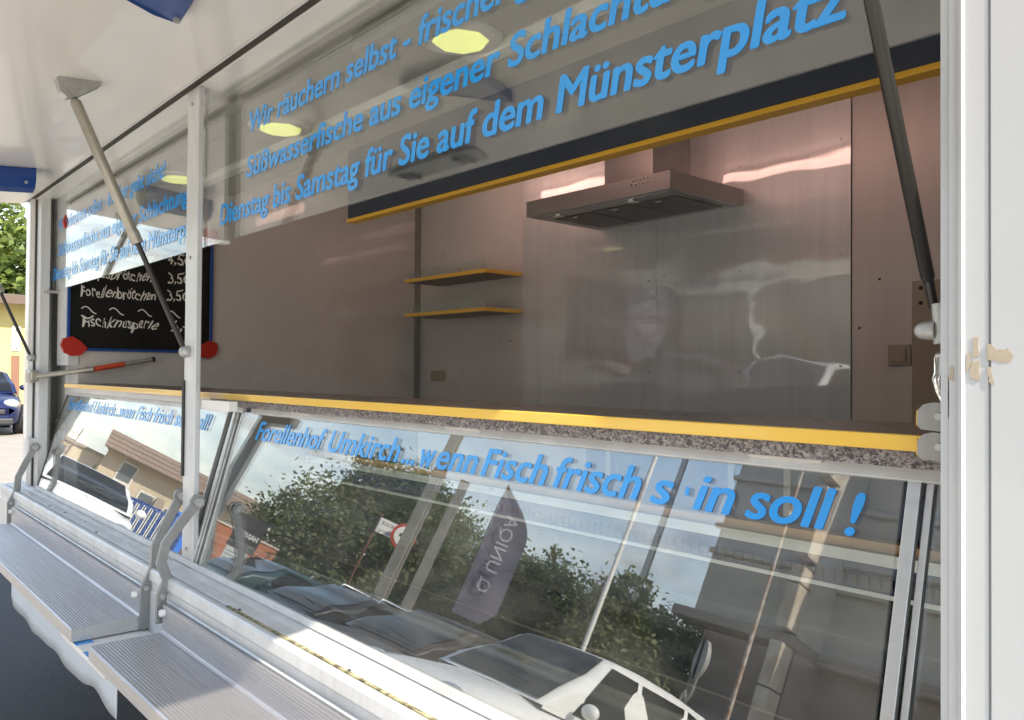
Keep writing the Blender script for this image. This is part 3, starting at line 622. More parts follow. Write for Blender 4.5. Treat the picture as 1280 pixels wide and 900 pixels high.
for k in range(5): T(MB().disc((-2.385+0.021*k, 1.8125, 0.862), (0, 1, 0), 0.0028, 0.003, 8), 'button_mark', DARK, parent=hd)
# small wall shelves
for zf, lb_ in ((0.625, 'upper small wooden shelf with yellow edge and clear rim in the back corner'), (0.395, 'lower small wooden shelf with yellow edge and clear rim in the back corner')):
    sh = empty('wall_shelf', TW(-4.3, 2.2, zf), lb_, 'shelf', 'small yellow edged wall shelves')
    z = zf - 0.028
    T(MB().box(-4.60, -3.752, 2.09, YB-.002, z, z+0.022), 'shelf_board', mat('shelf_top', (0.30, 0.26, 0.22), 0.45), parent=sh)
    T(MB().box(-4.602, -3.752, 2.078, 2.0895, z-.001, z+0.023), 'shelf_edge', YEL, parent=sh, bevel=.001)
    T(MB().box(-3.7515, -3.747, 2.078, YB-.01, z-.001, z+0.023), 'shelf_edge', YEL, parent=sh)
    T(MB().box(-4.59, -3.77, 2.098, 2.103, z+0.024, z+0.085), 'clear_rim', G_CLR, parent=sh)
    for xx in (-4.55, -4.05, -3.82):
        T(MB().box(xx, xx+0.022, 2.092, 2.112, z+.0225, z+0.052), 'rim_clip', ZINC, parent=sh, bevel=.002)
# chalkboard on the left end wall
bx = WX0 + 0.002
cbx = empty('chalkboard', TW(bx, 0.5, 0.1), 'black chalkboard price list with blue frame and red corners on the end wall', 'chalkboard')
T(MB().box(bx, bx+0.012, 0.105, 0.855, 0.115, 0.80), 'board', CHALKB, parent=cbx)
for a in ((0.09, 0.105, 0.10, 0.81), (0.855, 0.872, 0.10, 0.81)):
    T(MB().box(bx, bx+0.022, a[0], a[1], a[2], a[3]), 'board_frame', BLUEB, parent=cbx, bevel=.002)
for a in ((0.1055, 0.8545, 0.10, 0.114), (0.1055, 0.8545, 0.801, 0.815)):
    T(MB().box(bx, bx+0.022, a[0], a[1], a[2], a[3]), 'board_frame', BLUEB, parent=cbx, bevel=.002)
for y, s in ((0.105, 1), (0.860, -1)):
    for z, sz in ((0.118, 1), (0.798, -1)):
        pts = [(y - s*0.035, z + sz*0.045), (y - s*0.045, z+sz*0.01), (y - s*0.028, z - sz*0.030), (y + s*0.010, z - sz*0.048), (y + s*0.055, z - sz*0.042), (y + s*0.085, z - sz*0.006), (y + s*0.055, z + sz*0.030), (y + s*0.01, z + sz*0.058)]
        if True: T(MB().prism(pts, 'x', bx+.001, bx+0.030), 'corner_cap', REDP, parent=cbx, bevel=.006)
YDr = (0, 1, 0)
def chalk(s, y, z, wd, cap=0.055, sh=0.22):
    return text('chalk_writing', s, CHALK, TW(bx+0.0132, y, z), YDr, ZD, cap*1.12*D/0.72, cbx, width=wd*D, bold=0.0003, shear=sh, hand=True)
chalk('Matjesbrötchen', 0.15, 0.500, 0.38); chalk('3,50', 0.61, 0.500, 0.13)
chalk('Forellenbrötchen', 0.155, 0.395, 0.39); chalk('3,50', 0.605, 0.400, 0.13)
chalk('Fischknusperle', 0.165, 0.232, 0.40); chalk('5,-', 0.63, 0.225, 0.09)
chalk('Räucherforelle', 0.15, 0.61, 0.38); chalk('4,50', 0.61, 0.61, 0.13)
for y in (0.16, 0.30, 0.45, 0.61):
    cv = MB(); pts = []
    for k in range(13):
        q = k/12; pts.append((bx+0.0135, y + 0.075*q, 0.322 + 0.018*math.sin(q*4.6+0.3)))
    cv.strap(pts, (1, 0, 0), 0.001, 0.006); T(cv, 'chalk_writing', CHALK, parent=cbx)
cv = MB(); cv.strap([(bx+.0135, 0.16+0.006*k, 0.292-0.016*math.sin(k/10*math.pi)) for k in range(11)], (1, 0, 0), 0.001, 0.008); T(cv, 'chalk_writing', CHALK, parent=cbx)
# switches
sw = empty('light_switch', TW(-1.452, YB, 0.045), 'beige square rocker light switch on the right back panel', 'light switch')
T(MB().box(-1.498, -1.406, YB-0.012, YB-.001, 0.040, 0.126), 'switch_plate', CREAM, parent=sw, bevel=.004)
T(MB().box(-1.482, -1.422, YB-0.020, YB-.0125, 0.055, 0.111), 'rocker', CREAM, parent=sw, bevel=.004)
ss = empty('wall_socket', TW(-4.64, YB, -0.06), 'cream double wall socket low in the back corner above the counter', 'wall socket')
for xx in (-4.70, -4.62):
    sp = T(MB().box(xx, xx+0.075, YB-0.012, YB-.001, -0.062, 0.010), 'socket_plate', CREAM, parent=ss, bevel=.003)
vt = empty('wall_vent', TW(-4.1, YB, 0.19), 'flat white vent cover on the back wall below the small shelves', 'vent')
T(MB().box(-4.32, -3.96, YB-0.005, YB-.001, 0.185, 0.228), 'vent_cover', LAM, parent=vt, bevel=.002)
# ceiling lamps
for i, (xx, lb_) in enumerate(((-2.045, 'nearest round ceiling lamp with yellow-green lens, seen through the word frischer'), (-3.32, 'middle round ceiling lamp with yellow-green lens behind the first words of the lettering'), (-4.58, 'farthest round ceiling lamp with yellow-green lens, left of the middle post'))):
    cl = empty('ceiling_lamp', TW(xx, 0.58, 1.04), lb_, 'ceiling lamp', 'round ceiling lamps in the front soffit')
    T(MB().tube([(xx, 0.57, 1.064), (xx, 0.57, 1.056), (xx, 0.57, 1.050), (xx, 0.57, 1.0502)], [0.135, 0.135, 0.120, 0.098], 32, cap=False), 'lamp_ring', WPL, parent=cl)
    T(MB().tube([(xx, 0.57, 1.055), (xx, 0.57, 1.040)], [0.098, 0.080], 8), 'lamp_lens', LENS, parent=cl)
# lit tubes behind the fascia
for xa, xb, yl, lb_ in ((-3.13, -1.45, 1.30, 'right-hand lit pinkish fluorescent tube on the rear ceiling, mirrored as a streak in the splashback'), (-4.15, -3.25, 1.86, 'left-hand lit pinkish fluorescent tube on the rear ceiling above the corner shelves')):
    ft = empty('fluorescent_lamp', TW((xa+xb)/2, yl, 1.22), lb_, 'fluorescent lamp', 'fluorescent lamps on the rear ceiling')
    T(MB().box(xa, xb, yl-.04, yl+.04, 1.258, 1.279), 'lamp_housing', WPL, parent=ft)
    T(MB().tube([(xa+.03, yl, 1.225), (xb-.03, yl, 1.225)], 0.028, 16), 'lamp_tube', TUBE, parent=ft)
    for xx in (xa+.015, xb-.015): T(MB().box(xx-.012, xx+.012, yl-.02, yl+.02, 1.19, 1.2575), 'tube_holder', WPL, parent=ft)

# ================================================================== the square around the trailer
def glossy_paint(name, c): return mat(name, c, 0.3, coat=0.15, spec=0.35)
PLASTD = mat('dark_plastic', (0.03, 0.03, 0.032), 0.55)
HEADL = mat('headlamp_lens', (0.55, 0.58, 0.60), 0.08, 0.6, coat=0.8)
TAILL = mat('tail_lamp', (0.35, 0.01, 0.01), 0.2, coat=0.5)
def car(label, paint, loc, rz, Lc=4.4, Wc=1.8, H=1.8, belt=1.05, rails=None, group=None, cat='car'):
    r = empty('parked_car', (0, 0, 0), label, cat, group)
    k = Lc/4.4; hw = Wc/2
    st = [(2.20, .34, .66, .62, .60), (2.14, .27, .80, .76, .74), (1.98, .24, .90, .86, .84), (1.70, .22, .965, .92, .93), (1.35, .20, 1.02, .96, .98), (1.02, .20, 1.07, 1.0, 1.0), (0.3, .20, 1.06, 1.02, 1.0),
          (-0.8, .20, 1.07, 1.04, 1.0), (-1.7, .20, 1.08, 1.05, .985), (-2.05, .26, 1.05, 1.02, .95), (-2.2, .36, .95, .92, .88)]
    mb = MB(); vs = []; n = 12; zs = belt/1.06
    for x, zb, zt, zsh, wf in st:
        x *= k; w_ = hw*wf; zt *= zs; zsh *= zs
        sec = [(w_*.80, zb), (w_*.97, zb+.10), (w_*1.0, zb+.32), (w_*.985, zsh-.08), (w_*.93, zsh), (w_*.5, zt)]
        vs += [(x, a, b) for a, b in sec] + [(x, -a, b) for a, b in reversed(sec)]
    m_ = len(st)
    mb.add(vs, [(i*n+q, i*n+(q+1) % n, (i+1)*n+(q+1) % n, (i+1)*n+q) for i in range(m_-1) for q in range(n)], True)
    mb.add(vs[:n], [tuple(range(n))]); mb.add(vs[-n:], [tuple(range(n))])
    body = mb.build('body', paint, r)
    # greenhouse
    hwz = lambda z: hw*(0.90 - 0.17*max(0, min(1, (z-belt)/(H-belt)))**1.5)
    pr = [(1.05, belt+.0), (0.80, belt+.20), (0.42, belt+(H-belt)*.62), (0.18, belt+(H-belt)*.90), (0.02, belt+(H-belt)*.96), (-0.5, H), (-1.2, H-.005), (-1.75, belt+(H-belt)*.94), (-1.95, belt+(H-belt)*.80), (-2.10, belt+.10)]
    pr = [(a*k, b) for a, b in pr]
    mb = MB(); vs = []; rows = 5
    for x, z in pr:
        col_ = [(belt-.03) + (z-.03*(z > belt+.3)-(belt-.03))*q/(rows-1) for q in range(rows)]
        line = [(x, hwz(zz)*(1.0), zz) for zz in col_] + [(x, hwz(z)*.82, z), (x, 0, z+.012), (x, -hwz(z)*.82, z)] + [(x, -hwz(zz), zz) for zz in reversed(col_)]
        vs += line
    n = len(line)
    mb.add(vs, [(i*n+q, i*n+q+1, (i+1)*n+q+1, (i+1)*n+q) for i in range(len(pr)-1) for q in range(n-1)], True)
    mb.add(vs[-n:], [tuple(range(n))]); mb.build('roof', paint, r)
    # windscreen: strips following the profile, a few mm proud
    def prof_at(t):
        t = max(0, min(len(pr)-1.001, t)); i = int(t); f = t-i; return pr[i][0]+(pr[i+1][0]-pr[i][0])*f, pr[i][1]+(pr[i+1][1]-pr[i][1])*f
    def screen(t0, t1, nm, inset):
        mb = MB(); vs = []; nw = 6; o = .014
        tt = sorted(set([t0, t1] + [q*.5 for q in range(20) if t0 < q*.5 < t1])); ns = len(tt)-1
        for a in range(ns+1):
            x, z = prof_at(tt[a]); x1_, z1_ = prof_at(tt[a]-.25); x2, z2 = prof_at(tt[a]+.25); x2 = x+x2-x1_; z2 = z+z2-z1_; tx, tz = x2-x, z2-z; l_ = math.hypot(tx, tz); nx_, nz_ = -tz/l_, tx/l_
            if nx_ * (1 if t0 < 4 else -1) < 0: nx_, nz_ = -nx_, -nz_
            ww = hwz(z) - inset
            for b_ in range(nw+1):
                q = -1+2*b_/nw; vs.append((x+nx_*o+0.0*abs(q), ww*q*(1 if abs(q) < .99 else .985), z + nz_*o + .012*(1-q*q)))
        mb.add(vs, [(a*(nw+1)+b_, (a+1)*(nw+1)+b_, (a+1)*(nw+1)+b_+1, a*(nw+1)+b_+1) for a in range(ns) for b_ in range(nw)], True)
        return mb.build(nm, G_CAR, r)
    ws = screen(0.15, 3.15, 'windscreen', .085); screen(8.1, 8.75, 'rear_window', .12)
    T_ = MB().strap([(0.92*k, -.5*hw, belt+.13), (0.86*k, 0.15*hw, belt+.17)], (0, 0, 1), .02, .02); T_.build('wiper', DARK, ws)
    # side windows
    wz0 = belt+.04; wz1 = belt+(H-belt)*.86
    wins = [[(0.62, wz0), (-0.36, wz0), (-0.36, wz1), (0.14, wz1), (0.34, wz0+(wz1-wz0)*.62)], [(-0.44, wz0), (-1.28, wz0), (-1.30, wz1), (-0.44, wz1)], [(-1.36, wz0+.02), (-1.95, wz0+.10), (-1.80, wz1-.06), (-1.38, wz1)]]
    for s_ in (-1, 1):
        for wn in wins:
            m2 = MB(); nn = len(wn)
            def sp(x, z, o): return (x*k, s_*(hwz(z)+o), z)
            cxx = sum(p[0] for p in wn)/nn; czz = sum(p[1] for p in wn)/nn
            m2.add([sp(x, z, .006) for x, z in wn] + [sp(cxx, czz, .012)], [(i, (i+1) % nn, nn) for i in range(nn)]); m2.build('side_window', G_CAR, r)
        for x in (1.38, -1.42):
            m2 = MB().disc((x*k, s_*(hw*.985), .335), (0, 1, 0), .375, .05, 28); m2.build('wheel_arch', PLASTD, r)
            wh = MB().tube([(x*k, s_*hw*.80, .32), (x*k, s_*(hw*1.0), .32), (x*k, s_*(hw*1.02), .32)], [.315, .315, .285], 28).build('wheel', TYRE, r)
            rb = MB(); rb.disc((x*k, s_*(hw*1.02), .32), (0, 1, 0), .20, .02, 20)
            for q in range(5):
                a_ = q*2*math.pi/5; rb.strap([(x*k, s_*(hw*1.035), .32), (x*k+.19*math.cos(a_), s_*(hw*1.03), .32+.19*math.sin(a_))], (0, 1, 0), .02, .06)
            rb.build('rim', ZINC, wh)
        MB().ball((0.60*k, s_*(hw+.10), belt+.12), .10, sc=(.7, 1.0, .75)).build('wing_mirror', paint, r)
        MB().ball((1.98*k, s_*hw*.66, .80*zs), .16, sc=(1.15, 1.1, .75)).build('headlight', HEADL, r)
        MB().ball((-2.10*k, s_*hw*.80, .86*zs), .12, sc=(.8, .9, 2.0)).build('tail_light', TAILL, r)
        if rails:
            MB().tube([(0.05*k, s_*hwz(H)*.90, H-.05), (0.0, s_*hwz(H)*.90, H+.03), (-1.5*k, s_*hwz(H)*.90, H+.03), (-1.65*k, s_*hwz(H)*.90, H-.05)], .022, 8).build('roof_rail', rails, r)
    MB().box(2.06*k, 2.215*k, -.52*hw, .52*hw, .56*zs, .68*zs).build('grille', PLASTD, r, bevel=.02)
    MB().box(2.10*k, 2.225*k, -.70*hw, .70*hw, .28, .42).build('air_intake', PLASTD, r, bevel=.03)
    MB().box(2.226*k, 2.236*k, -.26, .26, .46, .56).build('number_plate', WPL, r)
    MB().tube([(-0.2*k, 0, H), (-0.26*k, 0, H+.09)], [.02, .006], 8).build('aerial', DARK, r)
    r.location = loc; r.rotation_euler = (0, 0, rz); return r
PW = glossy_paint('paint_white', (0.74, 0.74, 0.73)); PD = glossy_paint('paint_dark', (0.022, 0.018, 0.020)); PB = glossy_paint('paint_brown_black', (0.05, 0.036, 0.034))
PT = glossy_paint('paint_teal', (0.02, 0.045, 0.05)); PBL = glossy_paint('paint_blue', (0.009, 0.015, 0.065)); PLB = glossy_paint('paint_light_blue', (0.16, 0.25, 0.42))
g_ = 'cars parked opposite the trailer'
car('white high-roofed van-like car parked nearest on the right, opposite the trailer', PW, (-6.35, -6.1, 0), R(90), 4.4, 1.8, 1.84, 1.12, group=g_)
car('dark brown-black car parked directly left of the white van-like car', PB, (-8.85, -6.5, 0), R(90), 4.5, 1.84, 1.68, 1.04, group=g_)
car('black estate car with bright roof rails in the row opposite', PD, (-11.35, -6.6, 0), R(90), 4.6, 1.8, 1.56, 0.98, rails=CHROME, group=g_)
car('dark teal car at the far end of the row opposite', PT, (-13.95, -6.5, 0), R(90), 4.4, 1.78, 1.50, 0.96, group=g_)
car('small white car facing the trailer across the far left of the square', PW, (-16.0, -3.35, 0), R(8), 4.1, 1.8, 1.60, 1.12)
car('dark blue car with grey bumper parked on the light paving beyond the trailer end', PBL, (-23.7, 2.40, 0), R(-4), 4.3, 1.8, 1.50, 0.97)
car('light blue van parked behind the dark blue car', PLB, (-29.2, 2.6, 0), R(5), 4.8, 1.9, 1.9, 1.15, cat='van')

# ---- trees
LEAF = {}
def leafmat(name, c1, c2):
    m = bpy.data.materials.new(name); m.use_nodes = True; t = m.node_tree; b = t.nodes['Principled BSDF']; b.inputs['Roughness'].default_value = 0.55
    o = t.nodes['Material Output']; c = t.nodes.new('ShaderNodeTexCoord'); n = t.nodes.new('ShaderNodeTexNoise'); n.inputs['Scale'].default_value = 1.3; n.inputs['Detail'].default_value = 6
    t.links.new(c.outputs['Object'], n.inputs['Vector']); r = t.nodes.new('ShaderNodeValToRGB'); r.color_ramp.elements[0].color = (*c1, 1); r.color_ramp.elements[1].color = (*c2, 1)
    r.color_ramp.elements[0].position = .35; r.color_ramp.elements[1].position = .68; t.links.new(n.outputs[0], r.inputs[0]); t.links.new(r.outputs[0], b.inputs['Base Color'])
    tl = t.nodes.new('ShaderNodeBsdfTranslucent'); t.links.new(r.outputs[0], tl.inputs[0]); mi = t.nodes.new('ShaderNodeMixShader'); mi.inputs[0].default_value = .35
    t.links.new(b.outputs[0], mi.inputs[1]); t.links.new(tl.outputs[0], mi.inputs[2]); t.links.new(mi.outputs[0], o.inputs[0]); return m
LA = leafmat('leaves_olive', (0.09, 0.115, 0.04), (0.19, 0.21, 0.09)); LB = leafmat('leaves_green', (0.07, 0.105, 0.035), (0.16, 0.195, 0.07)); LC = leafmat('leaves_bright', (0.10, 0.15, 0.03), (0.22, 0.27, 0.06))
BARK = mat('bark', (0.10, 0.075, 0.05), 0.9, noise=(8, 0.2, (1, 1, .3), (0.15, 0.12, 0.09)), bump=(20, 0.8, (1, 1, .3), 4))
def tree(label, loc, lobes, m, nleaf, ls, tr_h, tr_r, name='broadleaf_tree', group=None, seed=1):
    """lobes: (dx, dy, z, rx, ry, rz) ellipsoids filled with clumps"""
    rnd = random.Random(seed); r = empty(name, loc, label, 'tree', group)
    L0 = Vector(loc); tk = MB(); top = Vector((0, 0, tr_h)) + L0
    tk.tube([L0 + Vector((0, 0, -.1)), L0 + Vector((.03, .02, tr_h*.5)), top], [tr_r*1.3, tr_r, tr_r*.75], 10); tk.build('trunk', BARK, r)
    lb = MB()
    for q in lobes:
        c = L0 + Vector(q[:3]); mid = top.lerp(c, .5) + Vector((rnd.uniform(-.2, .2), rnd.uniform(-.2, .2), .1))
        lb.tube([top - Vector((0, 0, .3)), mid, c], [tr_r*.55, tr_r*.35, tr_r*.12], 7)
        for _ in range(4):
            e = c + Vector((rnd.uniform(-1, 1)*q[3], rnd.uniform(-1, 1)*q[4], rnd.uniform(-.5, 1)*q[5]))*.75
            lb.tube([mid, mid.lerp(e, .5) + Vector((0, 0, .12)), e], [tr_r*.25, tr_r*.15, tr_r*.05], 5)
    tag(lb.build('limbs', BARK, r, fix=False), kind='stuff')
    V = []; F = []; vol = [q[3]*q[4]*q[5] for q in lobes]; tot = sum(v**.75 for v in vol)
    for q, v in zip(lobes, vol):
        nl = int(nleaf*v**.75/tot); nc = max(6, nl//45); per = max(1, nl//nc)
        for _ in range(nc):
            d = Vector((rnd.gauss(0, 1), rnd.gauss(0, 1), rnd.gauss(0, 1))).normalized(); rr = rnd.uniform(.35, 1.08)**.5
            cc = L0 + Vector(q[:3]) + Vector((d.x*q[3]*rr, d.y*q[4]*rr, d.z*q[5]*rr)); cs = rnd.uniform(.12, .3)*min(q[3], q[5])
            for _ in range(per):
                p = cc + Vector((rnd.gauss(0, cs), rnd.gauss(0, cs), rnd.gauss(0, cs*.8)))
                a = Vector((rnd.gauss(0, 1), rnd.gauss(0, 1), rnd.gauss(0, .6))).normalized(); b = a.cross(Vector((rnd.gauss(0, 1), rnd.gauss(0, 1), rnd.gauss(0, 1)))).normalized()
                s_ = ls*rnd.uniform(.6, 1.35); i0 = len(V)
                V += [p - a*s_*.6, p + b*s_*.32 + a*s_*.05, p + a*s_*.6, p - b*s_*.32 + a*s_*.05]; F.append((i0, i0+1, i0+2, i0+3))
    me = bpy.data.meshes.new('crown'); me.from_pydata([tuple(p - L0) for p in V], [], F); me.materials.append(m); me.update()
    o = bpy.data.objects.new('crown', me); col.objects.link(o); o.parent = r; o['kind'] = 'stuff'
    return r
gt = 'trees behind the parked cars'
tree('large full olive green tree left of the concrete mast', (-22.0, -12.6, 0), [(0.2, .6, 3.3, 1.9, 1.9, 1.5), (-.6, 1.6, 2.7, 1.3, 1.3, 1.2), (.3, -.7, 4.4, 1.7, 1.7, 1.5), (.9, -1.8, 4.3, 1.5, 1.5, 1.6), (0, -.2, 5.2, 1.2, 1.2, 1.0), (.4, 0, 1.8, 2.2, 2.4, 1.1)], LA, 34000, .135, 1.8, .22, group=gt, seed=3)
tree('dense green tree between the concrete mast and the beach flag', (-19.6, -13.6, 0), [(0, 0, 3.9, 1.5, 1.5, 1.5), (.6, -.9, 3.0, 1.4, 1.4, 1.4), (-.6, .5, 5.0, 1.1, 1.1, 1.0), (.2, -.2, 1.7, 2.0, 2.0, 1.2)], LB, 20000, .13, 1.6, .18, group=gt, seed=5)
tree('broad bushy tree just right of the beach flag', (-16.2, -14.0, 0), [(0, 0, 3.0, 1.5, 1.5, 1.4), (-.3, .5, 3.9, .8, .8, .8), (.8, -.6, 3.6, 1.1, 1.1, 1.1), (-.3, .3, 1.7, 1.9, 1.9, 1.2), (.5, -.4, 4.5, .4, .4, .5)], LA, 20000, .115, 1.4, .16, group=gt, seed=8)
tree('lower olive tree behind the two thin poles', (-14.1, -15.7, 0), [(0, 0, 3.1, 1.7, 1.7, 1.4), (-1.0, 1.0, 3.7, 1.1, 1.1, 1.0), (1.0, -.8, 3.6, 1.3, 1.3, 1.0), (0, 0, 1.5, 2.1, 2.1, 1.1), (.2, -.2, 4.6, .3, .3, .75)], LB, 20000, .115, 1.4, .16, group=gt, seed=9)
tree('dark bushy tree in front of the stone building', (-10.9, -15.2, 0), [(0, 0, 2.2, 1.6, 1.3, 1.4), (1.0, .9, 2.6, 1.2, .8, 1.1), (-.9, .3, 3.2, 1.1, 1.1, 1.0), (-.2, 0, 3.9, .6, .6, .6)], LB, 13000, .11, 1.2, .12, group=gt, seed=12)
tree('tall bright green tree behind the yellow house', (-40.5, 4.6, 0), [(0, 0, 6.5, 2.6, 2.6, 2.4), (.5, 1.4, 5.0, 2.0, 2.0, 1.8), (.3, -1.3, 8.0, 1.9, 1.9, 1.8), (.6, -1.0, 4.4, 2.4, 2.4, 1.6), (.3, -2.4, 6.2, 1.8, 1.8, 1.6), (0.2, -.6, 9.4, 1.4, 1.4, 1.2)], LC, 13000, .30, 3.2, .3, seed=15)
tree('small bushy olive tree standing before the left end of the stone building', (-9.9, -10.9, 0), [(0, 0, 2.2, 1.0, .8, 1.1), (-.5, -.3, 3.0, .7, .7, .7), (.6, .2, 1.7, .8, .7, .9), (.1, 0, 3.5, .4, .4, .5)], LA, 15000, .09, 1.2, .09, group=gt, seed=21)
# clipped hedge below the trees and ivy at the stone wall
hg = MB(); rnd = random.Random(4)
for k in range(9000):
    x = rnd.uniform(-24.5, -7.6); p = Vector((x, -16.6 + .26*(x+16) * .3 + rnd.gauss(0, .55), abs(rnd.gauss(.55, .55))))
    if x > -12: p.y = -15.2 + rnd.gauss(0, .5)
    a = Vector((rnd.gauss(0, 1), rnd.gauss(0, 1), rnd.gauss(0, 1))).normalized(); b_ = a.orthogonal().normalized(); s_ = .16
    hg.add([p - a*s_*.6, p + b_*s_*.35, p + a*s_*.6, p - b_*s_*.35], [(0, 1, 2, 3)])
tag(hg.build('hedge', LB, fix=False), 'long dark green hedge running below the trees', 'hedge', kind='stuff')

# ---- concrete masts
CONC = mat('concrete', (0.25, 0.24, 0.22), 0.9, noise=(6, 0.25, (1, 1, .4), (0.20, 0.19, 0.175)), bump=(30, 0.4, (1, 1, 1), 4))
def mast(label, loc, rz, W_, H_, slot, grp):
    r = empty('concrete_mast', (0, 0, 0), label, 'mast', grp)
    mb = MB(); pz = 0.0; bw = W_*.30; n = int(H_/slot)
    for s_ in (-1, 1): mb.hexa([(s_*W_/2 - s_*bw, -.12, 0), (s_*W_/2, -.12, 0), (s_*W_/2, .12, 0), (s_*W_/2 - s_*bw, .12, 0)], [(s_*W_*.38 - s_*bw*.9, -.09, H_), (s_*W_*.38, -.09, H_), (s_*W_*.38, .09, H_), (s_*W_*.38 - s_*bw*.9, .09, H_)])
    mb.build('leg', CONC, r)
    for k in range(n+1):
        z = slot*k; ww = W_*(.5 - .12*z/H_) - .01
        MB().prism([(-ww, z), (-ww*.5, z+.02), (-ww, z+slot*.14), (ww, z+slot*.14), (ww*.5, z+.02), (ww, z)] if False else [(-ww, z), (ww, z), (ww, z+slot*.16), (-ww, z+slot*.16)], 'y', -.085, .085).build('cross_web', CONC, r, bevel=.02)
    r.location = loc; r.rotation_euler = (0, 0, rz); return r
gm = 'slotted concrete masts behind the cars'
mast('thick slotted concrete mast left of the beach flag', (-14.75, -9.35, 0), R(55), .33, 9.5, .62, gm)
mast('slender slotted concrete mast between the thick mast and the beach flag', (-13.35, -9.05, 0), R(53), .15, 4.55, .42, gm)
# ---- thin poles
def pole(label, x, y, r_, h, m, name='pole'):
    p = empty(name, (x, y, 0), label, 'pole'); MB().tube([(x, y, 0), (x, y, h*.5), (x, y, h)], [r_*1.15, r_, r_*.8], 14).build('shaft', m, p)
    MB().tube([(x, y, 0), (x, y, .12)], r_*1.7, 14).build('base_collar', ZINC, p); MB().ball((x, y, h), r_*1.1, 10, 6).build('finial', ZINC, p)
pole('bright white thin flagpole right of the beach flag', -9.15, -9.45, .040, 9.0, WPL, 'flagpole')
pole('grey thicker lamp pole between the white flagpole and the stone building', -10.65, -12.1, .075, 9.5, ZINC, 'lamp_pole')
pole('thin pale pole with rust patches standing close to the stone building', -6.55, -9.75, .030, 8.0, mat('rusty_pale', (0.5, 0.47, 0.42), .6, noise=(5, .12, (1, 1, 1), (0.28, 0.13, 0.07))), 'thin_pole')
# ---- beach flag
FLG = mat('flag_cloth', (0.10, 0.093, 0.14), 0.7, noise=(2, .3, (1, 1, 1), (0.125, 0.115, 0.165))); FTX = mat('flag_print', (0.42, 0.40, 0.45), .7)
bf = empty('beach_flag', (0, 0, 0), 'tall dark purple feather-shaped beach flag with pale vertical lettering behind the cars', 'flag')
def fx(z):   # right hand edge of the sail
    t = (z-2.05)/2.65; return .02 + .78*math.sin(min(1, (1-t)*2.7)*math.pi/2)*(1 if t > .10 else .70 + 3.0*t)
mb = MB(); vs = []; nz_ = 26; nx_ = 8
for i in range(nz_+1):
    z = 2.05 + 2.65*i/nz_
    for j_ in range(nx_+1): q = j_/nx_; vs.append((q*fx(z), .035*math.sin(q*5+z*2.2)*q, z))
mb.add(vs, [(i*(nx_+1)+j_, (i+1)*(nx_+1)+j_, (i+1)*(nx_+1)+j_+1, i*(nx_+1)+j_+1) for i in range(nz_) for j_ in range(nx_)], True)
sl_ = mb.build('sail', FLG, bf, fix=False)
MB().tube([(0, 0, 0), (-.02, 0, 2.0), (-.02, 0, 4.3), (.02, 0, 4.72)], [.022, .018, .012, .008], 8).build('flag_rod', DARK, bf)
MB().box(-.25, .25, -.25, .25, 0, .06).build('flag_foot', DARK, bf)
text('flag_lettering', 'UNIQA', FTX, (.26, .075, 3.0), (0, 0, 1), (1, 0, 0), .36, sl_, width=1.15)
o_ = [q for q in bpy.data.objects if q.name == 'flag_lettering'][0]
rg = MB(); rg.tube([(.36+.12*math.cos(a*.33), .075, 2.72+.10*math.sin(a*.33)) for a in range(19)], .014, 6); rg.tube([(.46, .075, 2.62), (.30, .075, 2.60), (.26, .075, 2.86)], .014, 6)
rg.build('flag_emblem', FTX, sl_)
bf.location = (-12.35, -9.3, 0); bf.rotation_euler = (0, 0, R(-40))

# ---- signs
WSG = mat('sign_white', (0.78, 0.77, 0.74), .5); SRED = mat('sign_red', (0.5, 0.03, 0.02), .5); STX = mat('sign_print', (0.06, 0.06, 0.06), .6); RUST = mat('rust_brown', (0.16, 0.07, 0.045), .8)
sg = empty('direction_sign', (0, 0, 0), 'white rectangular direction sign on a rusty brown pole in front of the trees', 'sign')
MB().tube([(0, 0, 0), (0, 0, 3.55)], .035, 10).build('sign_pole', RUST, sg)
MB().box(.02, .66, .04, .065, 3.12, 3.46).build('sign_board', WSG, sg)
text('sign_print', 'ADKWE', STX, (.58, .0665, 3.31), (-1, 0, 0), (0, 0, 1), .14, sg); text('sign_print', 'Anlieferung', STX, (.60, .0665, 3.16), (-1, 0, 0), (0, 0, 1), .12, sg, width=.52)
sg.location = (-16.1, -9.35, 0); sg.rotation_euler = (0, 0, R(-52))
s2 = empty('round_traffic_sign', (0, 0, 0), 'round white traffic sign with red rim partly behind the thick concrete mast', 'traffic sign')
MB().tube([(0, 0, 0), (0, 0, 3.6)], .03, 10).build('sign_pole', ZINC, s2)
MB().disc((0, .045, 3.25), (0, 1, 0), .29, .02, 28).build('sign_rim', SRED, s2); MB().disc((0, .060, 3.25), (0, 1, 0), .22, .02, 28).build('sign_face', WSG, s2)
MB().box(-.10, .10, .071, .076, 3.22, 3.30).build('sign_symbol', STX, s2)
s2.location = (-15.5, -9.75, 0); s2.rotation_euler = (0, 0, R(-52))
hs = empty('advert_board', (0, 0, 0), 'standing black advert board with white lettering and a pale lower panel', 'sign')
MB().box(-.30, .30, -.03, .03, 1.32, 2.02).build('black_panel', mat('board_black', (0.02, 0.014, 0.016), .45), hs, bevel=.005)
MB().box(-.27, .20, -.035, .04, .78, 1.312).build('pale_panel', mat('board_pale', (0.42, 0.45, 0.46), .5), hs, bevel=.005)
for x in (-.28, .28): MB().box(x-.02, x+.02, -.02, .02, 0, 1.315 if x > 0 else .775).build('board_leg', DARK, hs)
text('lettering', 'HANSEN', WSG, (.24, .0315, 1.58), (-1, 0, 0), (0, 0, 1), .17, hs, width=.48)
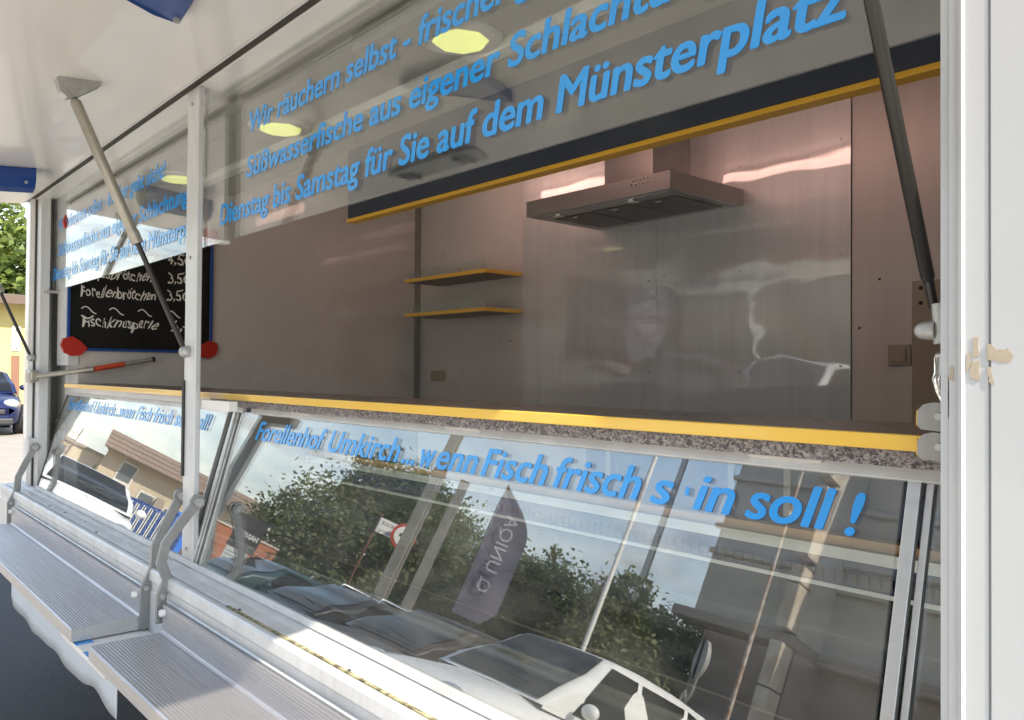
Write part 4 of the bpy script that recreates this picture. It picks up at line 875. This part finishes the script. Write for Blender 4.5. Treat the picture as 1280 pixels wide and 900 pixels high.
for k in range(5): MB().box(-.24, .16-.05*(k % 2), .0405, .0415, 1.22-.075*k, 1.235-.075*k).build('print_line', STX, hs)
hs.location = (-14.6, -5.95+.1, 0); hs.rotation_euler = (0, 0, R(-66))
hs.location = (-16.3, -6.75, .15)
# ---- terracotta board wall
ow = empty('terracotta_wall', (0, 0, 0), 'low terracotta coloured wall behind the black advert board', 'wall')
TERR = mat('terracotta', (0.36, 0.13, 0.065), .85, noise=(3, .3, (1, 1, 1), (0.30, 0.105, 0.055)))
MB().box(0, 2.3, -.15, .15, 0, 2.05).build('wall_panel', TERR, ow); MB().box(-.03, 2.33, -.18, .18, 2.052, 2.10).build('wall_cap', mat('pale_cap', (0.5, 0.42, 0.36), .8), ow)
ow.location = (-22.3, -8.1, 0); ow.rotation_euler = (0, 0, R(-66))
# ---- traffic mirror
tm = empty('traffic_mirror', (0, 0, 0), 'round traffic mirror seen edge-on from behind on a bent pipe arm', 'traffic mirror')
MB().tube([(0, 0, 0), (0, 0, 1.95), (.03, 0, 2.08), (.12, 0, 2.12), (.28, 0, 1.98), (.40, 0, 2.08), (.46, 0, 2.35)], .022, 10).build('bent_pipe', ZINC, tm)
MB().tube([(.46, .05, 2.55), (.46, 0, 2.55), (.46, -.03, 2.55)], [.27, .26, .2], 28).build('mirror_shell', mat('mirror_shell', (0.33, 0.33, 0.32), .6), tm)
MB().box(.44, .48, .05, .075, 2.28, 2.82).build('mirror_clamp', DARK, tm)
tm.location = (-6.95, -9.15, 0); tm.rotation_euler = (0, 0, R(40))

# ---- blue boards and crate beside the small white car
BRD = mat('board_blue', (0.02, 0.07, 0.30), .45); BRW = mat('board_edge_white', (0.6, 0.6, 0.58), .5); BLB = mat('bright_blue', (0.02, 0.16, 0.62), .4)
src = None
for k in range(17):
    x = -19.55 + .012*k; y = -5.30 - .052*k
    if k % 3 == 1:
        p_ = empty('upright_panel', (x, y, 0)); MB().box(x-.35, x+.372, y-.017, y+.017, 0.02, 1.56).build('panel_face', BRD, p_)
    elif src is None:
        src = empty('upright_panel', (x, y, 0), None, None, 'blue upright panels leaning in a row'); MB().box(x-.35, x+.35, y-.017, y+.017, 0.02, 1.56).build('panel_face', BRD, src); MB().box(x+.352, x+.372, y-.012, y+.012, 0.05, 1.50).build('panel_edge', BRW, src); p_ = src
    else:
        p_ = copy_tree(src); p_.location = (x, y, .015*math.sin(k*1.7))
    ord_ = 'first second third fourth fifth sixth seventh eighth ninth tenth eleventh twelfth thirteenth fourteenth fifteenth sixteenth last'.split()[k]
    lb_ = f"{ord_} blue upright panel counted from the small white car, {'plain edged' if k % 3 == 1 else 'with a pale edge'}"
    tag(p_, lb_, 'panel', 'blue upright panels leaning in a row')
bc = empty('blue_bin', (-19.0, -6.38, 0), 'bright blue upright bin at the right end of the row of blue panels', 'bin')
mb = MB().box(-19.35, -18.85, -6.72, -6.24, 0.1, 1.62).build('bin_body', BLB, bc, bevel=.03); MB().box(-19.37, -18.83, -6.50, -6.22, 1.625, 1.72).build('bin_lid', BLB, bc, bevel=.02); MB().box(-18.848, -18.83, -6.55, -6.45, .3, 1.5).build('bin_slot', mat('bin_dark', (.01, .03, .14), .5), bc)

# ---- beige flat-roofed building on the left
BEI = mat('beige_render', (0.46, 0.385, 0.29), .85, noise=(1.2, .3, (1, 1, 1), (0.42, 0.35, 0.265))); BRN = mat('brown_cladding', (0.24, 0.18, 0.15), .6); BRG = mat('grey_brown', (0.27, 0.225, 0.19), .8)
WIN = mat('window_glass', (0.10, 0.12, 0.13), .12, coat=.4); WFR = mat('window_frame', (0.55, 0.52, 0.47), .5)
bl_ = empty('beige_building', (0, 0, 0), 'beige flat-roofed building with a deep brown clad roof edge across the square', 'building')
MB().box(.5, 7.7, -9, 0, 0, 3.6).build('wall', BEI, bl_)
for k in range(4):
    o_ = .02*k; z = 3.64 + .19*k; MB().box(.3-o_, 8.3+o_, .0, .85+o_, z, z+.18).build('fascia_board', BRN, bl_); 
MB().box(.4, 8.2, -9.2, .80, 3.60, 3.635).build('roof_slab', BRG, bl_); MB().box(.4, 8.1, -9.2, -.001, 3.64, 4.35).build('roof', BRG, bl_)
for x0, x1, z0, z1 in ((1.3, 2.1, 2.5, 3.45), (2.6, 3.4, 1.5, 2.6), (3.9, 4.7, 1.4, 2.4), (6.6, 7.3, 1.9, 3.0)):
    f_ = MB().box(x0, x1, .0, .05, z0, z1).build('window', WFR, bl_); MB().box(x0+.08, x1-.08, .051, .06, z0+.08, z1-.08).build('pane', WIN, f_); MB().box(x0-.05, x1+.05, .0, .14, z0-.08, z0-.005).build('sill', WFR, f_)
for x0, x1, z0, z1 in ((2.2, 3.6, 1.18, 1.40), (3.45, 3.83, 1.5, 2.6), (4.8, 5.9, 1.2, 2.2)): MB().box(x0, x1, .02, .45, z0, z1).build('wall_box', BRG, bl_)
MB().tube([(6.15, .08, 0), (6.15, .08, 3.59)], .05, 8).build('downpipe', WFR, bl_)
MB().box(-4.5, .49, -7, -.4, 0, 3.15).build('side_wing', BEI, bl_); MB().box(-4.6, .48, -7.1, -.3, 3.155, 3.28).build('wing_coping', BRG, bl_)
ld = MB()
for x in (-1.4, -.95): ld.tube([(x, -.3, .3), (x, -.3, 3.9)], .025, 6)
for k in range(12): ld.tube([(-1.4, -.3, .5+.28*k), (-.95, -.3, .5+.28*k)], .018, 6)
ld.build('wall_ladder', BRN, bl_)
bl_.location = (-40.6, -9.7, 0); bl_.rotation_euler = (0, 0, R(-69.4))

# ---- stone building on the right
STN = mat('grey_stone', (0.48, 0.45, 0.40), .9, noise=(1.6, .3, (1, 1, 1), (0.37, 0.345, 0.305)), bump=(9, .6, (1, 1, 1), 6)); STD = mat('brown_stone', (0.25, 0.205, 0.175), .9, noise=(2, .3, (1, 1, 1), (0.32, 0.265, 0.23)), bump=(9, .6, (1, 1, 1), 6))
PLS = mat('pale_stone', (0.60, 0.56, 0.48), .85, noise=(3, .25, (1, 1, .5), (0.34, 0.25, 0.19)), bump=(12, .5, (1, 1, 1), 5))
sb = empty('stone_building', (-4, -13, 0), 'large weathered grey stone building with a sunlit corner pier and dark ledges', 'building')
MB().box(-7.2, 3.5, -20, -13.100, 3.9, 8.6).build('upper_wall', STN, sb); MB().box(-9.3, -7.203, -20, -12.15, 3.9, 8.6).build('upper_wall', STN, sb); MB().box(-7.2, 3.4, -19.9, -13.170, 0, 3.7).build('lower_wall', STD, sb); MB().box(-9.0, -7.203, -19.9, -12.22, 0, 3.7).build('lower_wall', STD, sb)
MB().box(-9.65, -7.19, -20.1, -11.95, 3.70, 3.90).build('cornice', STD, sb, bevel=.03); MB().box(-7.188, 3.7, -20.1, -12.900, 3.70, 3.90).build('cornice', STD, sb, bevel=.03)
for z, o_ in ((5.05, .05), (5.55, .08), (6.6, .05), (7.9, .10)): MB().box(-9.3-o_, -7.2, -12.149, -12.10+o_, z, z+.10).build('string_course', STN, sb, bevel=.02); MB().box(-7.198, 3.5, -13.099, -13.050+o_, z, z+.10).build('string_course', STN, sb, bevel=.02)
MB().box(-9.8, -7.2, -20.3, -11.8, 8.6, 8.85).build('eaves', STD, sb); MB().box(-7.198, 3.9, -20.3, -12.700, 8.6, 8.85).build('eaves', STD, sb)
pz = 0
for z0, z1 in ((0, .9), (.92, 1.9), (1.92, 2.9), (2.92, 3.68), (3.92, 4.7), (4.72, 5.02), (5.2, 6.55), (6.72, 7.85)):
    MB().box(-7.42, -7.18, -12.12, -11.72, z0, z1).build('pier_block', PLS, sb, bevel=.02)
for x in (-5.6, -3.2, -.8, 1.6):
    f_ = MB().box(x-.6, x+.6, -13.150, -13.120, 1.0, 3.0).build('window', STN, sb); MB().box(x-.5, x+.5, -13.118, -13.105, 1.1, 2.9).build('pane', WIN, f_); MB().box(x-.7, x+.7, -13.150, -13.000, .9, .995).build('sill', STN, f_)
    f_ = MB().box(x-.6, x+.6, -13.098, -13.065, 5.75, 7.35) .build('window', STN, sb) if x > -4 else None
    if f_: MB().box(x-.5, x+.5, -13.063, -13.050, 5.85, 7.25).build('pane', WIN, f_)
MB().hexa([(-9.1, -12.2, 2.1), (-7.6, -12.2, 2.1), (-7.6, -11.8, 2.0), (-9.1, -11.8, 2.0)], [(-9.1, -12.2, 2.25), (-7.6, -12.2, 2.25), (-7.6, -11.8, 2.1), (-9.1, -11.8, 2.1)]).build('lean_to_roof', STD, sb)

# ---- yellow house beyond the trailer end
YW = mat('yellow_render', (0.62, 0.50, 0.20), .85, noise=(1.5, .3, (1, 1, 1), (0.56, 0.45, 0.18))); RG = mat('grey_roofing', (0.34, 0.35, 0.37), .7, noise=(2, .3, (1, 6, 1), (0.28, 0.29, 0.31)))
yh = empty('yellow_house', (-33, 5, 0), 'small yellow rendered house with a low grey roof beyond the parked cars', 'house')
MB().box(-38, -32, 0.5, 12, 0, 3.75).build('wall', YW, yh)
MB().hexa([(-38.6, .1, 3.9), (-31.2, .1, 3.80), (-31.2, 12.4, 3.80), (-38.6, 12.4, 3.9)], [(-38.6, .1, 4.6), (-31.2, .1, 3.98), (-31.2, 12.4, 3.98), (-38.6, 12.4, 4.6)]).build('roof', RG, yh)
MB().box(-31.195, -31.12, .1, 12.4, 3.70, 4.0).build('eaves_board', mat('eaves_brown', (.12, .08, .06), .7), yh)
MB().box(-31.99, -31.93, 4.62, 4.86, 0, 2.0).build('door', mat('door_brown', (.22, .11, .07), .7), yh)
hbx = MB().box(-31.99, -31.95, 4.62, 4.88, 2.15, 3.0).build('name_sign', WSG, yh); text('lettering', 'KIOSK', STX, (-31.945, 4.86, 2.2), (0, 0, 1), (0, -1, 0), .25, hbx, width=.75)
